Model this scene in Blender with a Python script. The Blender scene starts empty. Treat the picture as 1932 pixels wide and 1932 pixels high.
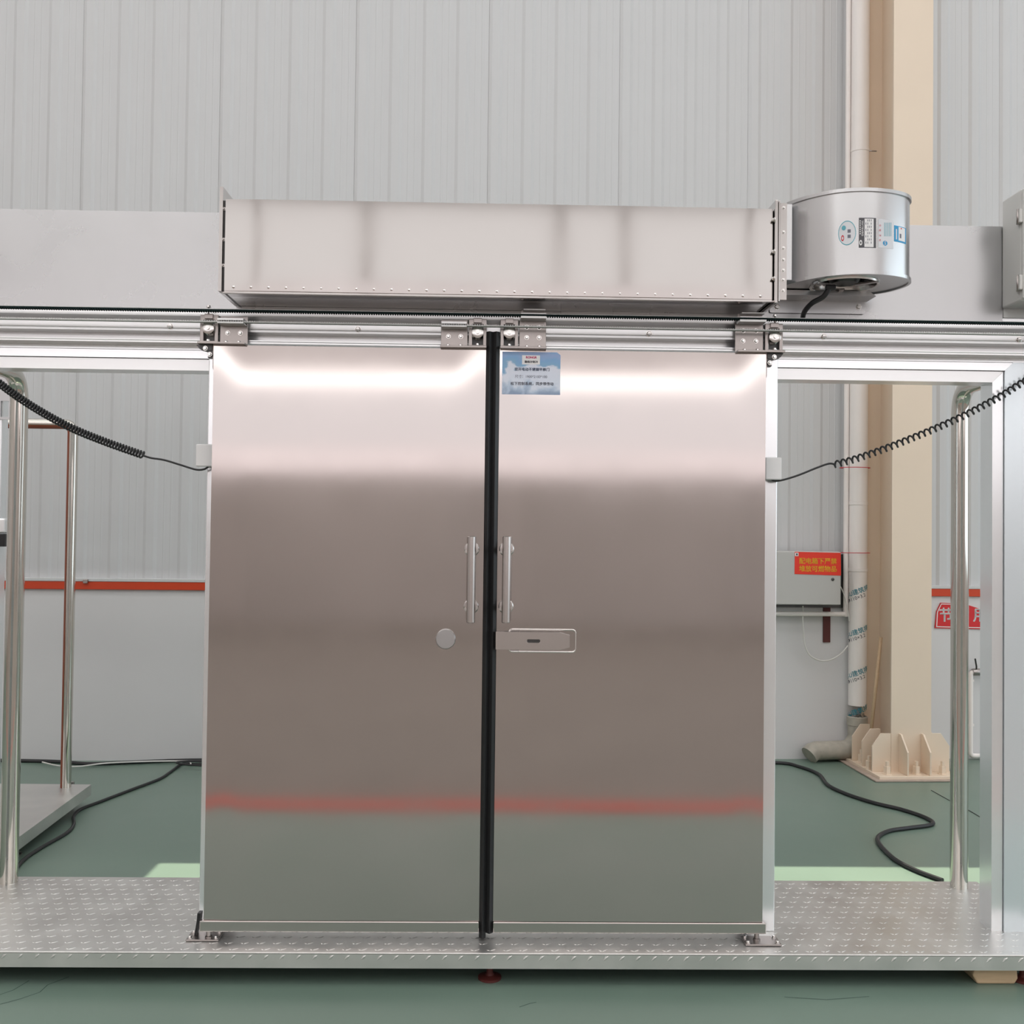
import bpy, bmesh, math, random
from mathutils import Vector, Matrix
random.seed(7)

# ------------------------------------------------------------------ camera
F = 1932.0
PSI, TH, RHO = -0.0195, 0.0212, 0.0118      # turned right, tilted up, rolled
CAM = Vector((0, -3.75, 1.6))
_f = Vector((-math.sin(PSI) * math.cos(TH), math.cos(PSI) * math.cos(TH), math.sin(TH)))
_r0 = Vector((math.cos(PSI), math.sin(PSI), 0))
_u0 = _r0.cross(_f)
_r = _r0 * math.cos(RHO) + _u0 * math.sin(RHO)
_u = -_r0 * math.sin(RHO) + _u0 * math.cos(RHO)
S = bpy.context.scene
COL = S.collection
camd = bpy.data.cameras.new('camera')
camd.sensor_width = 36.0
camd.lens = 36.0 * F / 1932.0
camd.clip_end = 200
camo = bpy.data.objects.new('camera', camd)
COL.objects.link(camo)
camo.matrix_world = Matrix(((_r.x, _u.x, -_f.x, CAM.x), (_r.y, _u.y, -_f.y, CAM.y), (_r.z, _u.z, -_f.z, CAM.z), (0, 0, 0, 1)))
S.camera = camo

def ray(px, py):
    return _f * F + _r * (px - 966) - _u * (py - 966)
def W(px, py, Y):                       # point of a pixel's ray on the plane Y
    v = ray(px, py)
    return CAM + v * ((Y - CAM.y) / v.y)
def G(px, py, z=0.0):                   # ... on the horizontal plane z
    v = ray(px, py)
    return CAM + v * ((z - CAM.z) / v.z)
def zz(px, py, Y):
    return W(px, py, Y).z
def xx(px, py, Y):
    return W(px, py, Y).x

# ------------------------------------------------------------------ world, sun, exposure
S.view_settings.view_transform = 'Standard'
S.view_settings.look = 'None'
S.view_settings.gamma = 1.0
S.view_settings.use_curve_mapping = False
S.view_settings.exposure = 0.0
S.cycles.use_denoising = True
S.cycles.max_bounces = 10
S.cycles.diffuse_bounces = 5
S.cycles.glossy_bounces = 5
S.cycles.caustics_reflective = False
S.cycles.caustics_refractive = False
S.cycles.sample_clamp_indirect = 4.0
world = bpy.data.worlds.new('world')
S.world = world
world.use_nodes = True
world.node_tree.nodes['Background'].inputs[0].default_value = (0.80, 0.90, 1.0, 1)
world.node_tree.nodes['Background'].inputs[1].default_value = 1.5
SUN_D = Vector((-0.20, -0.14, -1.0)).normalized()
sund = bpy.data.lights.new('sun', 'SUN')
sund.energy = 7.0
sund.angle = 0.004
sund.color = (1.0, 0.92, 0.74)
suno = bpy.data.objects.new('sun', sund)
COL.objects.link(suno)
suno.location = (6, 8, 20)
suno.rotation_euler = SUN_D.to_track_quat('-Z', 'Y').to_euler()
SKY_E = 3.2          # radiance of the roof's daylight panels
WIN_E = 3.0         # radiance of the windows opposite
PANEL_E = 0.84       # radiance of the glowing panels added high on the wall opposite
SIDE_E = 1.9         # cool daylight through the tall windows on the right

# ------------------------------------------------------------------ materials
MATS = {}
def nodes_of(name):
    m = bpy.data.materials.new(name)
    m.use_nodes = True
    nt = m.node_tree
    return m, nt, nt.nodes['Principled BSDF']
def mat(name, col, rough=0.5, metal=0.0, var=0.0, vscale=8.0, bump=0.0, bscale=60.0, rvar=0.0, stretch=(1, 1, 1), emit=0.0, coat=0.0, spec=None):
    m, nt, b = nodes_of(name)
    N, L = nt.nodes, nt.links
    b.inputs['Base Color'].default_value = (*col, 1)
    b.inputs['Roughness'].default_value = rough
    b.inputs['Metallic'].default_value = metal
    if spec is not None:
        b.inputs['Specular IOR Level'].default_value = spec
    if coat:
        b.inputs['Coat Weight'].default_value = coat
        b.inputs['Coat Roughness'].default_value = 0.15
    if emit:
        b.inputs['Emission Color'].default_value = (*col, 1)
        b.inputs['Base Color'].default_value = (0.12, 0.12, 0.12, 1)
        b.inputs['Emission Strength'].default_value = emit
    if var or rvar or bump:
        geo = N.new('ShaderNodeNewGeometry')
        mp = N.new('ShaderNodeMapping')
        mp.inputs['Scale'].default_value = stretch
        L.new(geo.outputs['Position'], mp.inputs['Vector'])
        no = N.new('ShaderNodeTexNoise')
        no.inputs['Scale'].default_value = vscale
        no.inputs['Detail'].default_value = 5
        L.new(mp.outputs['Vector'], no.inputs['Vector'])
        if var:
            mx = N.new('ShaderNodeMix')
            mx.data_type = 'RGBA'
            mx.inputs['A'].default_value = (*[c * (1 - var) for c in col], 1)
            mx.inputs['B'].default_value = (*[min(1, c * (1 + var)) for c in col], 1)
            L.new(no.outputs['Fac'], mx.inputs['Factor'])
            L.new(mx.outputs['Result'], b.inputs['Base Color'])
        if rvar:
            mr = N.new('ShaderNodeMapRange')
            mr.inputs['From Min'].default_value = 0.3
            mr.inputs['From Max'].default_value = 0.7
            mr.inputs['To Min'].default_value = max(0.02, rough - rvar)
            mr.inputs['To Max'].default_value = rough + rvar
            L.new(no.outputs['Fac'], mr.inputs['Value'])
            L.new(mr.outputs['Result'], b.inputs['Roughness'])
        if bump:
            n2 = N.new('ShaderNodeTexNoise')
            n2.inputs['Scale'].default_value = bscale
            n2.inputs['Detail'].default_value = 4
            L.new(mp.outputs['Vector'], n2.inputs['Vector'])
            bp = N.new('ShaderNodeBump')
            bp.inputs['Strength'].default_value = bump
            bp.inputs['Distance'].default_value = 0.01
            L.new(n2.outputs['Fac'], bp.inputs['Height'])
            L.new(bp.outputs['Normal'], b.inputs['Normal'])
    MATS[name] = m
    return m

mat('floor_green', (0.165, 0.236, 0.192), 0.36, var=0.12, vscale=1.3, rvar=0.06, spec=0.5)
mat('crack_dark', (0.06, 0.10, 0.085), 0.8)
mat('plinth_white', (0.70, 0.69, 0.695), 0.5, var=0.03, vscale=2.0)
mat('cladding_white', (0.605, 0.608, 0.615), 0.42, var=0.015, vscale=1.5)
mat('stripe_red', (0.62, 0.055, 0.012), 0.42, var=0.08, vscale=4)
mat('cap_grey', (0.62, 0.63, 0.63), 0.45)
mat('hall_wall', (0.66, 0.62, 0.61), 0.6)
mat('hall_dado', (0.62, 0.565, 0.545), 0.6, var=0.15, vscale=0.6)
mat('hall_ceiling', (0.72, 0.72, 0.72), 0.7)
mat('column_cream', (0.80, 0.665, 0.53), 0.5, var=0.04, vscale=3)
mat('door_steel', (0.56, 0.515, 0.495), 0.09, 1.0, var=0.03, vscale=3.0, rvar=0.02)
mat('duct_steel', (0.66, 0.63, 0.615), 0.08, 1.0, var=0.02, vscale=5, rvar=0.02)
mat('plate_steel', (0.53, 0.53, 0.535), 0.30, 1.0, var=0.07, vscale=4, rvar=0.05, bump=0.03, bscale=2.0)
mat('blower_steel', (0.61, 0.61, 0.615), 0.25, 1.0, rvar=0.01, vscale=6)
mat('bracket_steel', (0.40, 0.365, 0.35), 0.30, 1.0, var=0.06, vscale=20)
mat('handle_steel', (0.58, 0.54, 0.52), 0.25, 1.0)
mat('bolt_steel', (0.80, 0.78, 0.76), 0.18, 1.0)
mat('tube_steel', (0.66, 0.63, 0.58), 0.10, 1.0)
mat('deck_steel', (0.72, 0.71, 0.69), 0.38, 0.85, var=0.15, vscale=7, rvar=0.08)
mat('dark_steel', (0.10, 0.10, 0.10), 0.4, 1.0)
mat('rail_alu', (0.93, 0.935, 0.94), 0.28, 0.7)
mat('rail_recess', (0.34, 0.35, 0.35), 0.5, 0.6)
mat('frame_white', (0.94, 0.955, 0.97), 0.20, 0.72)
mat('frame_groove', (0.30, 0.31, 0.32), 0.5)
mat('frame_cool', (0.82, 0.89, 0.93), 0.24, 0.6)
mat('rubber', (0.012, 0.012, 0.013), 0.38)
mat('belt_dark', (0.006, 0.018, 0.018), 0.75, spec=0.2)
mat('belt_light', (0.62, 0.63, 0.62), 0.5)
mat('clamp_alu', (0.82, 0.82, 0.82), 0.35, 0.5)
mat('plastic_white', (0.80, 0.80, 0.80), 0.35)
mat('cabinet_grey', (0.66, 0.66, 0.64), 0.45)
mat('box_grey', (0.50, 0.49, 0.47), 0.45)
mat('pvc', (0.92, 0.865, 0.835), 0.35, var=0.03, vscale=6)
mat('pvc_dirty', (0.44, 0.41, 0.35), 0.7, var=0.35, vscale=18)
mat('wood', (0.60, 0.43, 0.27), 0.6, var=0.12, vscale=14, stretch=(1, 6, 6))
mat('red_oxide', (0.10, 0.02, 0.017), 0.55)
mat('cord_black', (0.018, 0.018, 0.02), 0.45)
mat('wire_white', (0.70, 0.69, 0.66), 0.5)
mat('strip_orange', (0.33, 0.075, 0.030), 0.4)
mat('sign_red', (0.80, 0.032, 0.012), 0.45)
mat('sign_red2', (0.66, 0.02, 0.025), 0.45)
mat('ink_yellow', (1.0, 0.66, 0.03), 0.5)
mat('ink_white', (0.82, 0.82, 0.82), 0.5)
mat('ink_black', (0.04, 0.045, 0.06), 0.5)
mat('ink_blue', (0.02, 0.05, 0.11), 0.5)
mat('ink_grey', (0.15, 0.16, 0.20), 0.5)
mat('ink_teal', (0.01, 0.23, 0.30), 0.5)
mat('ink_magenta', (0.62, 0.05, 0.18), 0.5)
mat('ink_cyan', (0.02, 0.30, 0.58), 0.4)
mat('ink_pale', (0.68, 0.70, 0.73), 0.4)
mat('ink_ring', (0.10, 0.38, 0.46), 0.4)
mat('ink_dark', (0.07, 0.07, 0.08), 0.4)
mat('ink_red', (0.60, 0.03, 0.05), 0.5)
mat('daylight', (1.0, 0.985, 0.975), 0.5, emit=SKY_E)
mat('window_light', (1.0, 0.955, 0.95), 0.5, emit=WIN_E)
mat('pink_light', (1.0, 0.955, 0.975), 0.5, emit=1.2)
mat('blush_light', (1.0, 0.90, 0.91), 0.5, emit=1.5)
mat('bare_concrete', (0.265, 0.238, 0.212), 0.65, var=0.12, vscale=1.0, spec=0.25)
mat('rose_glow', (1.0, 0.90, 0.89), 0.5, emit=0.80)  # plain wall between the window rows, given a glow for the door's reflection
mat('wall_glow', (1.0, 0.965, 0.95), 0.5, emit=PANEL_E)  # high wall opposite, made to glow for the duct's reflection
mat('window_cool', (0.82, 0.93, 1.0), 0.5, emit=SIDE_E)
mat('floor_line', (0.50, 0.085, 0.055), 0.5)
mat('grout', (0.45, 0.36, 0.30), 0.8, var=0.2, vscale=20)

# cladding: fine vertical lines rolled into the sheet
m, nt, b = MATS['cladding_white'], MATS['cladding_white'].node_tree, None
b = nt.nodes['Principled BSDF']
tc = nt.nodes.new('ShaderNodeTexCoord')
wv = nt.nodes.new('ShaderNodeTexWave')
wv.wave_type = 'BANDS'
wv.bands_direction = 'X'
wv.inputs['Scale'].default_value = 9.0
nt.links.new(tc.outputs['Object'], wv.inputs['Vector'])
bp = nt.nodes.new('ShaderNodeBump')
bp.inputs['Strength'].default_value = 0.05
bp.inputs['Distance'].default_value = 0.004
nt.links.new(wv.outputs['Fac'], bp.inputs['Height'])
nt.links.new(bp.outputs['Normal'], b.inputs['Normal'])

# door sticker: printed blue sky over snowy mountains
def sticker_mat():
    m, nt, b = nodes_of('sticker_print')
    N, L = nt.nodes, nt.links
    tc = N.new('ShaderNodeTexCoord')
    sep = N.new('ShaderNodeSeparateXYZ')
    L.new(tc.outputs['Generated'], sep.inputs[0])
    no = N.new('ShaderNodeTexNoise')
    no.inputs['Scale'].default_value = 3.2
    no.inputs['Detail'].default_value = 4
    L.new(tc.outputs['Generated'], no.inputs['Vector'])
    mul = N.new('ShaderNodeMath'); mul.operation = 'MULTIPLY_ADD'
    mul.inputs[1].default_value = 0.9
    mul.inputs[2].default_value = -0.45
    L.new(no.outputs['Fac'], mul.inputs[0])
    add = N.new('ShaderNodeMath'); add.operation = 'ADD'
    L.new(sep.outputs['Z'], add.inputs[0]); L.new(mul.outputs[0], add.inputs[1])
    cr = N.new('ShaderNodeValToRGB')
    e = cr.color_ramp.elements
    e[0].position = 0.0; e[0].color = (0.26, 0.34, 0.48, 1)
    e[1].position = 1.0; e[1].color = (0.30, 0.42, 0.68, 1)
    for p, c in ((0.16, (0.45, 0.55, 0.68, 1)), (0.30, (0.66, 0.72, 0.82, 1)), (0.58, (0.72, 0.76, 0.86, 1)), (0.66, (0.24, 0.44, 0.64, 1)), (0.82, (0.22, 0.42, 0.68, 1))):
        q = e.new(p); q.color = c
    L.new(add.outputs[0], cr.inputs[0])
    L.new(cr.outputs[0], b.inputs['Base Color'])
    b.inputs['Roughness'].default_value = 0.35
    MATS['sticker_print'] = m
sticker_mat()

# ------------------------------------------------------------------ mesh helpers
def sharpen(bm, deg=33):
    for e in bm.edges:
        if len(e.link_faces) == 2 and e.calc_face_angle(0.0) > math.radians(deg):
            e.smooth = False
MW = {}
def world_of(o):
    return MW.get(o.name, Matrix.Identity(4))

class MB:
    def __init__(s):
        s.bm = bmesh.new()
        s.smooth = False
    def box(s, x0, x1, y0, y1, z0, z1):
        x0, x1 = sorted((x0, x1)); y0, y1 = sorted((y0, y1)); z0, z1 = sorted((z0, z1))
        v = [s.bm.verts.new(p) for p in ((x0, y0, z0), (x1, y0, z0), (x1, y1, z0), (x0, y1, z0), (x0, y0, z1), (x1, y0, z1), (x1, y1, z1), (x0, y1, z1))]
        for f in ((3, 2, 1, 0), (4, 5, 6, 7), (0, 1, 5, 4), (1, 2, 6, 5), (2, 3, 7, 6), (3, 0, 4, 7)):
            s.bm.faces.new([v[i] for i in f])
        return s
    def prism(s, poly, axis, a, b):
        # poly in the two other axes (x: (y,z); y: (x,z); z: (x,y)), extruded from a to b
        def pt(p, t):
            return {'x': (t, p[0], p[1]), 'y': (p[0], t, p[1]), 'z': (p[0], p[1], t)}[axis]
        A = [s.bm.verts.new(pt(p, a)) for p in poly]
        B = [s.bm.verts.new(pt(p, b)) for p in poly]
        n = len(poly)
        s.bm.faces.new(A); s.bm.faces.new(B[::-1])
        for i in range(n):
            j = (i + 1) % n
            s.bm.faces.new((A[j], A[i], B[i], B[j]))
        return s
    def tube(s, pts, r, seg=12, caps=True, closed=False, ang=None, thick=None):
        pts = [Vector(p) for p in pts]
        n = len(pts)
        rings = []
        nrm = None
        for i in range(n):
            a = pts[i - 1] if (i > 0 or closed) else pts[i]
            c = pts[(i + 1) % n] if (i < n - 1 or closed) else pts[i]
            t = (c - a).normalized()
            if nrm is None:
                ref = Vector((0, 0, 1)) if abs(t.z) < 0.9 else Vector((0, -1, 0))
                nrm = (ref - t * ref.dot(t)).normalized()
            else:
                nrm = (nrm - t * nrm.dot(t)).normalized()
            bn = t.cross(nrm)
            rr = r[i] if isinstance(r, (list, tuple)) else r
            rng = [2 * math.pi * k / seg for k in range(seg)]
            rings.append([s.bm.verts.new(pts[i] + (nrm * math.cos(w) + bn * math.sin(w)) * rr) for w in rng])
        m_ = n if closed else n - 1
        for i in range(m_):
            A, B = rings[i], rings[(i + 1) % n]
            for k in range(seg):
                f = s.bm.faces.new((A[k], A[(k + 1) % seg], B[(k + 1) % seg], B[k]))
                f.smooth = True
        if caps and not closed:
            s.bm.faces.new(rings[0][::-1]); s.bm.faces.new(rings[-1])
        return s
    def cyl(s, p0, p1, r, seg=16):
        return s.tube([p0, p1], r, seg)
    def lathe(s, base, axis, prof, seg=32):
        # prof: (radius, height along axis)
        base, axis = Vector(base), Vector(axis).normalized()
        ref = Vector((1, 0, 0)) if abs(axis.x) < 0.9 else Vector((0, 0, 1))
        e1 = (ref - axis * ref.dot(axis)).normalized(); e2 = axis.cross(e1)
        rings = []
        for r, h in prof:
            if r < 1e-6:
                rings.append([s.bm.verts.new(base + axis * h)])
            else:
                rings.append([s.bm.verts.new(base + axis * h + (e1 * math.cos(2 * math.pi * k / seg) + e2 * math.sin(2 * math.pi * k / seg)) * r) for k in range(seg)])
        for A, B in zip(rings, rings[1:]):
            for k in range(seg):
                q = (k + 1) % seg
                if len(A) == 1 and len(B) == 1:
                    continue
                if len(A) == 1:
                    f = s.bm.faces.new((A[0], B[q], B[k]))
                elif len(B) == 1:
                    f = s.bm.faces.new((A[k], A[q], B[0]))
                else:
                    f = s.bm.faces.new((A[k], A[q], B[q], B[k]))
                f.smooth = True
        return s
    def ring(s, poly_o, poly_i, axis, a, b):
        # flat frame between two outlines with the same number of points
        def pt(p, t):
            return {'x': (t, p[0], p[1]), 'y': (p[0], t, p[1]), 'z': (p[0], p[1], t)}[axis]
        n = len(poly_o)
        V = [[s.bm.verts.new(pt(p, t)) for p in poly] for t in (a, b) for poly in (poly_o, poly_i)]
        oa, ia, ob, ib = V
        for i in range(n):
            j = (i + 1) % n
            s.bm.faces.new((oa[i], oa[j], ia[j], ia[i])); s.bm.faces.new((ob[j], ob[i], ib[i], ib[j]))
            s.bm.faces.new((oa[j], oa[i], ob[i], ob[j])); s.bm.faces.new((ia[i], ia[j], ib[j], ib[i]))
        return s
    def build(s, name, material, parent=None, M=None, bevel=0.0, seg=2, smooth=False, autosmooth=False):
        bm = s.bm
        bmesh.ops.recalc_face_normals(bm, faces=bm.faces[:])
        sharpen(bm)
        lo = Vector((1e9,) * 3); hi = Vector((-1e9,) * 3)
        for v in bm.verts:
            for k in range(3):
                lo[k] = min(lo[k], v.co[k]); hi[k] = max(hi[k], v.co[k])
        c = (lo + hi) * 0.5
        for v in bm.verts:
            v.co -= c
        me = bpy.data.meshes.new(name)
        bm.to_mesh(me); bm.free()
        if smooth:
            for p in me.polygons:
                p.use_smooth = True
        me.materials.append(MATS[material])
        return link(name, me, Matrix.Translation(c) if M is None else M @ Matrix.Translation(c), parent, bevel, seg)

def link(name, me, mw, parent=None, bevel=0.0, seg=2):
    o = bpy.data.objects.new(name, me)
    COL.objects.link(o)
    if parent is not None:
        o.parent = parent
        o.matrix_parent_inverse = world_of(parent).inverted()
    o.matrix_basis = mw
    MW[o.name] = mw.copy()
    if bevel:
        bv = o.modifiers.new('bevel', 'BEVEL')
        bv.width = bevel; bv.segments = seg; bv.limit_method = 'ANGLE'; bv.angle_limit = math.radians(40)
        bv.harden_normals = False
    return o

def tag(o, label=None, cat=None, group=None, kind=None):
    if label: o['label'] = label
    if cat: o['category'] = cat
    if group: o['group'] = group
    if kind: o['kind'] = kind
    return o
def thing(name, label, cat, loc=(0, 0, 0), group=None, M=None):
    o = bpy.data.objects.new(name, None)
    o.empty_display_size = 0.1
    COL.objects.link(o)
    mw = (M if M is not None else Matrix.Identity(4)) @ Matrix.Translation(Vector(loc))
    o.matrix_basis = mw
    MW[o.name] = mw.copy()
    return tag(o, label, cat, group)
def box(name, x0, x1, y0, y1, z0, z1, material, parent=None, M=None, bevel=0.0, seg=2):
    return MB().box(x0, x1, y0, y1, z0, z1).build(name, material, parent, M, bevel, seg)

def rounded(x0, x1, z0, z1, r, n=5, corners=(1, 1, 1, 1)):
    # outline in (x,z), corners order: bl, br, tr, tl
    out = []
    for (cx, cz, a0, on) in ((x0 + r, z0 + r, math.pi, corners[0]), (x1 - r, z0 + r, 1.5 * math.pi, corners[1]), (x1 - r, z1 - r, 0, corners[2]), (x0 + r, z1 - r, 0.5 * math.pi, corners[3])):
        if on:
            for k in range(n + 1):
                a = a0 + 0.5 * math.pi * k / n
                out.append((cx + r * math.cos(a), cz + r * math.sin(a)))
        else:
            out.append((cx + r * (1 if math.cos(a0 + 0.785) > 0 else -1), cz + r * (1 if math.sin(a0 + 0.785) > 0 else -1)))
    return out

# shared bolt heads: axis along -Y (facing the room) and along +Z
def bolt_mesh(name, r, h, wash=1.5, seg=6):
    mb = MB()
    mb.lathe((0, 0, 0), (0, -1, 0), [(0, 0), (r * wash, 0), (r * wash, h * 0.22), (r, h * 0.22)], 14)
    mb.lathe((0, 0, 0), (0, -1, 0), [(r, h * 0.2), (r, h * 0.85), (r * 0.8, h), (0, h)], seg)
    bmesh.ops.recalc_face_normals(mb.bm, faces=mb.bm.faces[:])
    sharpen(mb.bm)
    me = bpy.data.meshes.new(name)
    mb.bm.to_mesh(me); mb.bm.free()
    for p in me.polygons: p.use_smooth = False
    me.materials.append(MATS['bolt_steel'])
    return me
BOLT_S = bolt_mesh('bolt_small', 0.0042, 0.006)
BOLT_M = bolt_mesh('bolt_medium', 0.0065, 0.008, 1.35)
BOLT_L = bolt_mesh('bolt_large', 0.0095, 0.008, 1.25)
DOME = None
def dome_mesh():
    mb = MB()
    mb.lathe((0, 0, 0), (0, -1, 0), [(0.0085, 0), (0.0085, 0.0012), (0.0055, 0.0015), (0.005, 0.0042), (0.0025, 0.006), (0, 0.0063)], 12)
    bmesh.ops.recalc_face_normals(mb.bm, faces=mb.bm.faces[:])
    sharpen(mb.bm)
    me = bpy.data.meshes.new('dome_bolt')
    mb.bm.to_mesh(me); mb.bm.free()
    me.materials.append(MATS['bolt_steel'])
    return me
DOME = dome_mesh()
ROT_UP = Matrix.Rotation(math.radians(-90), 4, 'X')       # -Y -> +Z
ROT_DN = Matrix.Rotation(math.radians(90), 4, 'X')
def bolt(me, p, parent, R=None, M=None, name='bolt'):
    mw = Matrix.Translation(Vector(p))
    if M is not None: mw = M @ mw
    if R is not None: mw = mw @ R
    return link(name, me, mw, parent)

# flat print: text turned into a mesh, mapped through a function (u,v) -> world point
DG = None
def text_mesh(name, body, size, material, fmap, parent, align='CENTER', bold=0.0, shear=0.0, spacing=1.0):
    cu = bpy.data.curves.new('txt', 'FONT')
    cu.body = body; cu.size = size; cu.align_x = align; cu.align_y = 'CENTER'
    cu.shear = shear; cu.space_character = spacing
    cu.resolution_u = 3
    o = bpy.data.objects.new('txt', cu)
    COL.objects.link(o)
    dg = bpy.context.evaluated_depsgraph_get()
    dg.update()
    me = bpy.data.meshes.new_from_object(o.evaluated_get(dg))
    bpy.data.objects.remove(o)
    bpy.data.curves.remove(cu)
    if not me.vertices:
        return None
    vs = [(v.co.x, v.co.y) for v in me.vertices]
    fs = [tuple(p.vertices) for p in me.polygons]
    bpy.data.meshes.remove(me)
    offs = [(0, 0)] if not bold else [(-bold, -bold * .5), (bold, -bold * .5), (0, bold)]
    V, Fc = [], []
    for du, dv in offs:
        k = len(V)
        V += [fmap(x + du, y + dv) for x, y in vs]
        Fc += [tuple(i + k for i in f) for f in fs]
    me = bpy.data.meshes.new(name)
    me.from_pydata(V, [], Fc)
    me.materials.clear()
    me.materials.append(MATS[material])
    return link(name, me, Matrix.Identity(4), parent)

# ------------------------------------------------------------------ the hall (setting)
WANG = 0.0445
WALLM = Matrix.Translation((0, 3.53, 0)) @ Matrix.Rotation(WANG, 4, 'Z')
WALLI = WALLM.inverted()
def WL(px, py, yl=0.0):                 # pixel -> wall-local point on local plane y = yl (negative: towards the room)
    o = WALLI @ CAM; v = WALLI.to_3x3() @ ray(px, py)
    return o + v * ((yl - o.y) / v.y)

HX0, HX1, HY0, HZ = -10.5, 11.0, -14.0, 8.0
fl = MB().box(HX0 - .3, HX1 + .3, HY0 - .3, 4.6, -0.1, 0).build('floor', 'floor_green')
tag(fl, 'green painted concrete hall floor', None, kind='structure')
for pts in ([(130, 1843), (90, 1858), (75, 1872), (40, 1884), (-20, 1900)], [(55, 1850), (25, 1868), (-10, 1880)], [(1480, 1881), (1560, 1886), (1640, 1880)], [(980, 1900), (1000, 1893), (1012, 1891)]):
    cr = MB()
    P = [G(a, b, 0.0008) for a, b in pts]
    for p, q in zip(P, P[1:]):
        nn = Vector((-(q - p).y, (q - p).x, 0)).normalized() * 0.0016
        cr.bm.faces.new([cr.bm.verts.new(v) for v in (p - nn, q - nn, q + nn, p + nn)])
    cr.build('crack', 'crack_dark', fl)
# sun patch: an open vent in the roof
px0, px1, py0, py1 = -1.575, 2.75, 0.80, 1.245
k = HZ / -SUN_D.z
ox, oy = -SUN_D.x * k, -SUN_D.y * k
hx0, hx1, hy0, hy1 = px0 + ox, px1 + ox, py0 + oy, py1 + oy
cb = MB()
cb.box(HX0 - .3, HX1 + .3, HY0 - .3, hy0, HZ, HZ + .12)
cb.box(HX0 - .3, HX1 + .3, hy1, 4.6, HZ, HZ + .12)
cb.box(HX0 - .3, hx0, hy0, hy1, HZ, HZ + .12)
cb.box(hx1, HX1 + .3, hy0, hy1, HZ, HZ + .12)
tag(cb.build('ceiling', 'hall_ceiling'), 'pale sheet roof high above the hall with one open vent', None, kind='structure')
# back wall: white plinth below, ribbed cladding sheets above
XL0, XL1 = -10.4, 10.9
RED_B, RED_T = WL(200, 1112).z, WL(200, 1097).z
wb = MB()
wb.box(XL0, XL1, 0.0, 0.30, 0.0, RED_T)
wb.box(XL0, XL1, 0.045, 0.30, RED_T, HZ)
wall = wb.build('wall_back', 'plinth_white', None, WALLM)
tag(wall, 'white back wall of the hall, ribbed sheets above a smooth plinth', None, kind='structure')
PITCH = 0.2375
X_ANCH = WL(146.6, 560, 0.02).x
def cladding(x_start, n):
    mb = MB()
    prof = []
    for i in range(n):
        a = x_start + i * PITCH
        prof += [(a, 0.030), (a + 0.022, 0.019), (a + 0.074, 0.019), (a + 0.096, 0.030), (a + 0.135, 0.030), (a + 0.141, 0.0285), (a + 0.147, 0.030), (a + 0.182, 0.030), (a + 0.188, 0.0285), (a + 0.194, 0.030)]
    prof.append((x_start + n * PITCH - 0.0015, 0.030))
    lo = [mb.bm.verts.new((p[0], p[1], RED_T + 0.012)) for p in prof]
    hi = [mb.bm.verts.new((p[0], p[1], HZ - 0.02)) for p in prof]
    for i in range(len(prof) - 1):
        mb.bm.faces.new((lo[i], lo[i + 1], hi[i + 1], hi[i]))
    # folded back edges
    for i in (0, len(prof) - 1):
        a = mb.bm.verts.new((prof[i][0], 0.045, RED_T + 0.012)); c = mb.bm.verts.new((prof[i][0], 0.045, HZ - 0.02))
        mb.bm.faces.new((lo[i], hi[i], c, a))
    return mb
ns = 4
first = X_ANCH - PITCH * ns * 10
me0 = None
for i in range(21):
    xs = first + i * ns * PITCH
    if xs < XL0 - .3 or xs + ns * PITCH > XL1 + .4:
        continue
    if me0 is None:
        o = cladding(xs, ns).build('cladding_panel', 'cladding_white', wall, WALLM)
        me0, base = o.data, (MW[o.name].copy(), xs)
    else:
        link('cladding_panel', me0, base[0] @ Matrix.Translation((xs - base[1], 0, 0)), wall)
tag(box('trim_1', XL0, XL1, -0.022, 0.0, RED_B, RED_T, 'stripe_red', None, WALLM, 0.003), 'orange-red painted band along the top of the white plinth', None, kind='structure')
tag(box('trim_2', XL0, XL1, -0.026, 0.03, RED_T, RED_T + 0.022, 'cap_grey', None, WALLM, 0.003), 'thin grey flashing on top of the red band', None, kind='structure')
# other walls (seen only in reflections)
fw = MB().box(HX0, HX1, HY0 - .25, HY0, 0, HZ).build('wall_front', 'hall_wall')
tag(fw, 'pale wall opposite the door stand', None, kind='structure')
box('dado_panel', HX0, HX1, HY0, HY0 + 0.03, 0, 2.55, 'hall_dado', fw)
tag(MB().box(HX0 - .25, HX0, HY0, 4.5, 0, HZ).build('wall_left', 'hall_wall'), 'pale side wall on the left', None, kind='structure')
tag(MB().box(HX1, HX1 + .25, HY0, 4.5, 0, HZ).build('wall_right', 'hall_wall'), 'pale side wall on the right', None, kind='structure')
n = 1
def window(x0, x1, y0, y1, z0, z1, material, label):
    global n
    o = MB().box(x0, x1, y0, y1, z0, z1).build('window_%d' % n, material)
    n += 1
    return tag(o, label, None, kind='structure')
def front_bays(z0, z1, label, e='window_light', gaps=()):
    xs = [HX0 + .2] + [v for g in gaps for v in (g - .12, g + .12)] + [HX1 - .2]
    for a, c in zip(xs[::2], xs[1::2]):
        window(a, c, HY0 + .005, HY0 + .04, z0, z1, e, label)
front_bays(2.62, 3.05, 'bright low window strip in the wall opposite', 'blush_light')
front_bays(3.07, 4.48, 'tall pale daylight panel in the wall opposite', 'pink_light')
front_bays(4.50, 4.84, 'narrow bright window strip in the wall opposite')
front_bays(4.86, 5.53, 'rosy band of the wall opposite, made to glow', 'rose_glow')
front_bays(5.55, 7.6, 'unseen glowing panel added high in the wall opposite', 'wall_glow', (-7.6, -4.55, -2.14, 1.05, 2.25, 4.9, 8.0))
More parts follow.
